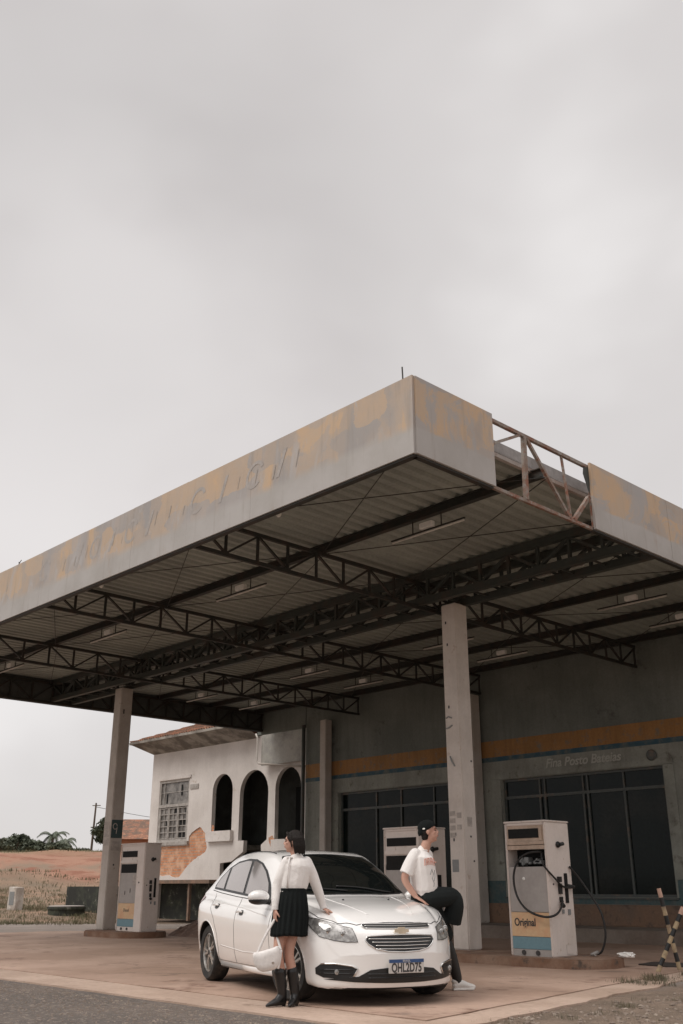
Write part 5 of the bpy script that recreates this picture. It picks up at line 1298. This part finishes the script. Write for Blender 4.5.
for q in ([(-.121,-.01,.935),(-.121,-.012,.895)],[(.366,.155,.945),(.380,.157,.905)]): MB(True).tube(q,.036,12).build('cuff', m_blouse, wo_, smooth=True, angle=40)
mb = MB(True)   # neck tie and front placket
mb.tube([(.02,.035,1.41),(.01,-.018,1.34),(.0,-.028,1.22),(.0,-.028,1.10)],[.010,.009,.007,.007],6).ell((.015,.04,1.405),(.035,.022,.012)).build('collar', m_blouse, wo_, smooth=True)
mb = MB(True)   # pleated skirt
rows_ = []; NP = 132
for i in range(15):
    t = i/14; z = 1.095-.45*t; rx = .142+.040*math.sin(min(1,t*1.25)*math.pi*.5)+.0*t; ry = .108+.085*t; am = .0+.012*min(1,t*2.2)
    for j in range(NP):
        a = 2*math.pi*j/NP; pl = am*(abs(((j*20/NP)%1)*2-1)*2-1); rows_.append((.052-.03*t+(rx+pl)*math.cos(a), .085+(ry+pl)*math.sin(a)-.03*t, z+.006*math.sin(a*3)*t))
mb.add(rows_, [(i*NP+j,i*NP+(j+1)%NP,(i+1)*NP+(j+1)%NP,(i+1)*NP+j) for i in range(14) for j in range(NP)])
sk = mb.build('skirt', m_skirt, wo_, smooth=True); baked(sk, [('SOLIDIFY', dict(thickness=.004))])
MB(True).tube([(.052,.085,1.065),(.052,.085,1.102)],[(.149,.115),(.146,.113)],40).build('waistband', m_skirt, wo_, smooth=True, angle=40)
for pts, ft in (([(-.062,-.02,.315),(-.045,-.01,.22),(-.03,.0,.10)],[(-.022,.012,.045),(-.08,-.035,.045),(-.135,-.078,.03),(-.178,-.108,.016)]),([(.065,.03,.315),(.08,.035,.22),(.095,.038,.10)],[(.105,.055,.045),(.082,-.01,.045),(.062,-.07,.03),(.045,-.118,.016)])):
    mb = MB(True); limb(mb, pts, [.062,.055,.046]); limb(mb, [pts[-1],ft[0]], [.046,.040]); limb(mb, [pts[-1],ft[1]], [.044,.038]); limb(mb, ft, [(.034,.038),(.038,.040),(.034,.024),(.012,.012)])
    d = (Vector(ft[0])-Vector(ft[1])); d.z = 0; d.normalize(); hp = Vector(ft[0])+d*.012; mb.tube([hp+Vector((0,0,.0)), Vector((hp.x,hp.y,-.002))],[.026,.018],10)
    body_from(mb, 'boot', m_boot, wo_, .006, 3)
mb = MB(True)   # hair: dark bob falling behind the neck
H_ = lambda a,b,d: P_(a,b,d)
mb.ell(P_(0,-.022,.036),(.083,.096,.086),M_,18,12).ell(P_(0,-.062,-.02),(.078,.058,.10),M_,16,10).ell(P_(0,-.070,-.075),(.072,.045,.05),M_,14,8)
for k in range(26):
    g = -1 if k % 2 else 1; b_ = -.01-.1*(k/26); x_ = g*(.080-.03*(k/26)**2)
    mb.tube([P_(x_*.7,b_*.8+.02,.10),P_(x_*1.05,b_,.03),P_(x_*1.08,b_-.01,-.05),P_(x_*.98,b_-.012,-.115-.02*random.random())],[.012,.014,.013,.006],6)
for g in (-1,1): mb.tube([P_(g*.02,.068,.10),P_(g*.06,.052,.075),P_(g*.079,.02,.02),P_(g*.080,.006,-.06)],[.012,.014,.012,.007],6)
body_from(mb, 'hair', m_hair, wo_, .006, 1)
# bag held in the lowered hand
bg_ = thing('handbag', tuple(TM[wo_.name] @ Vector((-.14,-.12,.33))), 'small white shoulder bag hanging from the hand of the person in the skirt', 'handbag', rz=R(YAW))
mb = MB(True)
def bagp(u, v): return Vector((-.14+.14+u*math.cos(.45)-v*math.sin(.45)-.0, 0, v*math.cos(.45)+u*math.sin(.45)*1.0))
out = [(-.135,.19),(-.135,.08),(-.085,.015),(0,.0),(.085,.015),(.13,.08),(.13,.20),(.06,.20),(-.06,.195)]
out = smoothpoly(out,4); ca, sa = math.cos(.22), math.sin(.22)
poly = [(-.012+u*ca-v*sa, v*ca+u*sa) for u,v in out]
v2, fs = poly_sheet(poly, [], .02); n_ = len(v2); import_ = 0
def puff(p): d = min(math.hypot(p[0]-q[0],p[1]-q[1]) for q in poly); return .010+.024*min(1,d/.045)**.6
mb.add([(p[0],-puff(p),p[1]) for p in v2]+[(p[0],puff(p),p[1]) for p in v2], fs+[tuple(i+n_ for i in reversed(f)) for f in fs])
ed = {}
for f in fs:
    for i in range(len(f)): a,b = f[i],f[(i+1)%len(f)]; k = (min(a,b),max(a,b)); ed[k] = ed.get(k,0)+1
mb.f += [(a,b,b+n_,a+n_) for (a,b),c in ed.items() if c == 1]
mb.build('pouch', m_bag, bg_, smooth=True, angle=70)
mb = MB(True)
hd = Vector((.02,.10,.475)); 
for e,y_ in (((-.155,.0,.13),-.012),((.095,.0,.19),.012)):
    e = Vector(e); mid = e.lerp(hd,.5)+Vector((-.012,y_,0)); pp = spline([e,mid,hd+Vector((0,y_,0))],6)
    mb.tube(pp,[(.013,.004)]*len(pp),6)
pp = spline([(.098,0,.19),(.085,-.012,.08),(.07,-.012,.02)],5); mb.tube(pp,[(.012,.004)]*len(pp),6)
mb.build('strap', m_bag, bg_, smooth=True)
MB(True).lathe((.02,-.036,.075),[(.013,0),(.013,.004)],'y',12).build('clasp', m_chrome, bg_)

# ---- man
mn = thing('person', (-8.03,9.13,.012), 'person in black cap, white printed T-shirt and wide black shorts sitting against the car wing', 'person', rz=R(YAW))
mb = MB(True)
hc = (-.065,.0,1.715); M_, P_ = head(mb, hc, (.93,-.12,.12), s=1.06)
limb(mb, [(-.13,.02,1.47),(-.115,.015,1.53),(-.09,.01,1.60)], [.062,.058,.056])
limb(mb, [(-.15,.04,.98),(-.14,.03,1.12),(-.15,.02,1.28),(-.155,.02,1.42),(-.14,.02,1.49)], [(.135,.13),(.12,.13),(.13,.155),(.12,.17),(.07,.09)])
limb(mb, [(-.255,-.09,1.445),(-.335,-.11,1.30),(-.365,-.11,1.19),(-.30,-.10,1.08),(-.245,-.10,1.01)], [.052,.046,.042,.038,.028])
limb(mb, [(-.07,.15,1.445),(-.10,.23,1.24),(-.05,.20,1.08)], [.05,.042,.03])
hand(mb, (-.243,-.10,1.005), (.75,-.15,-.42), (.25,-.25,.9), -1, curl=.15, L=.185)
hand(mb, (-.048,.20,1.075), (.7,-.1,-.2), (0,0,1), 1, curl=.4, L=.185)
limb(mb, [(-.11,-.02,.98),(.06,.05,.985),(.20,.12,.965),(.12,.22,.75),(.02,.30,.54)], [.10,.082,.062,.056,.038])
limb(mb, [(.02,.30,.50),(.06,.30,.46),(.09,.30,.44)], [.036,.036,.028])
limb(mb, [(-.10,.10,.95),(.01,.15,.72),(.11,.22,.50),(.18,.27,.32),(.235,.30,.13)], [.10,.085,.06,.056,.038])
limb(mb, [(.235,.30,.09),(.32,.31,.055),(.39,.32,.045)], [.034,.034,.026])
body_from(mb, 'body', m_skin, mn, .007, 3)
face_bits(mn, M_, P_, 1.06)
mb = MB(True)   # tee
limb(mb, [(-.135,.03,1.07),(-.135,.025,1.16),(-.15,.02,1.30),(-.155,.02,1.43),(-.14,.02,1.505)], [(.158,.16),(.158,.165),(.155,.18),(.14,.185),(.068,.085)])
limb(mb, [(-.235,-.075,1.46),(-.30,-.10,1.36),(-.35,-.115,1.25)], [.074,.074,.080], e1=False); limb(mb, [(-.08,.13,1.46),(-.09,.19,1.36),(-.10,.22,1.28)], [.07,.074,.075], e1=False)
tee = body_from(mb, 'tee', m_tee, mn, .0075, 4)
bmt = bmesh.new(); bmt.from_mesh(tee.data); tb = BVHTree.FromBMesh(bmt); bmt.free()
def on_tee(x, z, off=.003):
    h = tb.ray_cast(Vector((x,-1,z)), Vector((0,1,0))); return h[0]+h[1]*off if h[0] else Vector((x,-.2,z))
m_coral = mat('faded coral print', (.70,.36,.28), .8, bump=0); m_gpr = mat('grey print', (.36,.37,.37), .8, bump=0)
mb = MB(True); x = -.135; k = 0
while x < -.012:
    zt = 1.415+.010*math.cos((x+.07)*30); mb.tube([on_tee(x,zt-.075),on_tee(x,zt-.035),on_tee(x,zt)],.0048,5)
    if k % 2 == 0: mb.tube([on_tee(x,zt-.002),on_tee(x+.014,zt-.002)],.0045,5)
    if k % 3: mb.tube([on_tee(x,zt-.04),on_tee(x+.013,zt-.04)],.0045,5)
    x += .0165; k += 1
mb.build('chest_print', m_coral, mn)
mb = MB(True); mb.tube([on_tee(*p) for p in [(-.075,1.24),(-.055,1.30),(-.035,1.25),(-.05,1.20),(-.03,1.15),(-.035,1.11)]],.005,5).tube([on_tee(*p) for p in [(-.02,1.29),(-.015,1.22),(-.03,1.17)]],.004,5); mb.build('small_print', m_gpr, mn)
MB(True).tube([(-.140+.062*math.cos(a*.524), .02+.080*math.sin(a*.524), 1.508+.0*a) for a in range(13)],.009,6).build('neck_band', m_tee, mn, smooth=True)
mb = MB(True)   # shorts
limb(mb, [(-.14,.04,1.085),(-.13,.04,.99),(-.10,.04,.93)], [(.15,.145),(.165,.155),(.15,.14)])
limb(mb, [(-.10,-.02,.985),(.08,.04,1.00),(.205,.11,1.005),(.225,.135,.90),(.180,.18,.73)], [.12,.115,.088,.105,.118], e1=False)
limb(mb, [(-.09,.10,.93),(.01,.15,.74),(.085,.195,.60)], [.125,.118,.118])
body_from(mb, 'shorts', m_shorts, mn, .008, 4)
mb = MB(True); limb(mb, [(.10,.21,.55),(.17,.262,.36),(.225,.296,.17),(.24,.305,.10)],[.072,.070,.060,.052]); mb.build('sock', m_black, mn, smooth=True)
for ft in ([(.215,.295,.055),(.28,.305,.065),(.355,.315,.048),(.425,.325,.035)],[(.0,.31,.505),(.03,.31,.49),(.06,.31,.47),(.09,.31,.455)]):
    mb = MB(True); limb(mb, ft, [(.042,.050),(.043,.048),(.044,.036),(.030,.026)]); mb.ell(Vector(ft[0])+Vector((0,0,.04)),(.048,.045,.035))
    a_ = Vector(ft[0]); b_ = Vector(ft[-1]); mb.bar(a_+Vector((-.03,0,-.045)), b_+Vector((.0,0,-.022)), .085, .018)
    body_from(mb, 'sneaker', m_shoe, mn, .006, 2)
mb = MB(True)   # cap worn backwards, hair below
mb.ell(P_(0,-.016,.050),(.086*1.06,.103*1.06,.082*1.06),M_,20,12)
mb.ell(P_(0,-.075,.0),(.070,.052,.060),M_,16,10)
cap = body_from(mb, 'cap', m_skirt, mn, .006, 2)
# trim the cap to its lower rim
bmc = bmesh.new(); bmc.from_mesh(cap.data)
pn = (M_ @ Vector((0,-.30,1))).normalized(); bmesh.ops.bisect_plane(bmc, geom=bmc.verts[:]+bmc.edges[:]+bmc.faces[:], plane_co=P_(0,.07,.052) if True else 0, plane_no=(M_ @ Vector((0,-.45,1))).normalized(), clear_inner=True)
bmc.to_mesh(cap.data); bmc.free()
mb = MB(True); mb.ell(P_(0,-.035,.0),(.079,.066,.080),M_,14,10).ell(P_(0,-.045,-.05),(.064,.048,.045),M_,12,8); body_from(mb, 'hair', m_hair, mn, .007, 1)
MB(True).ell(P_(.090,-.045,.035),(.004,.016,.010),M_,8,6).build('cap_badge', m_white, mn)
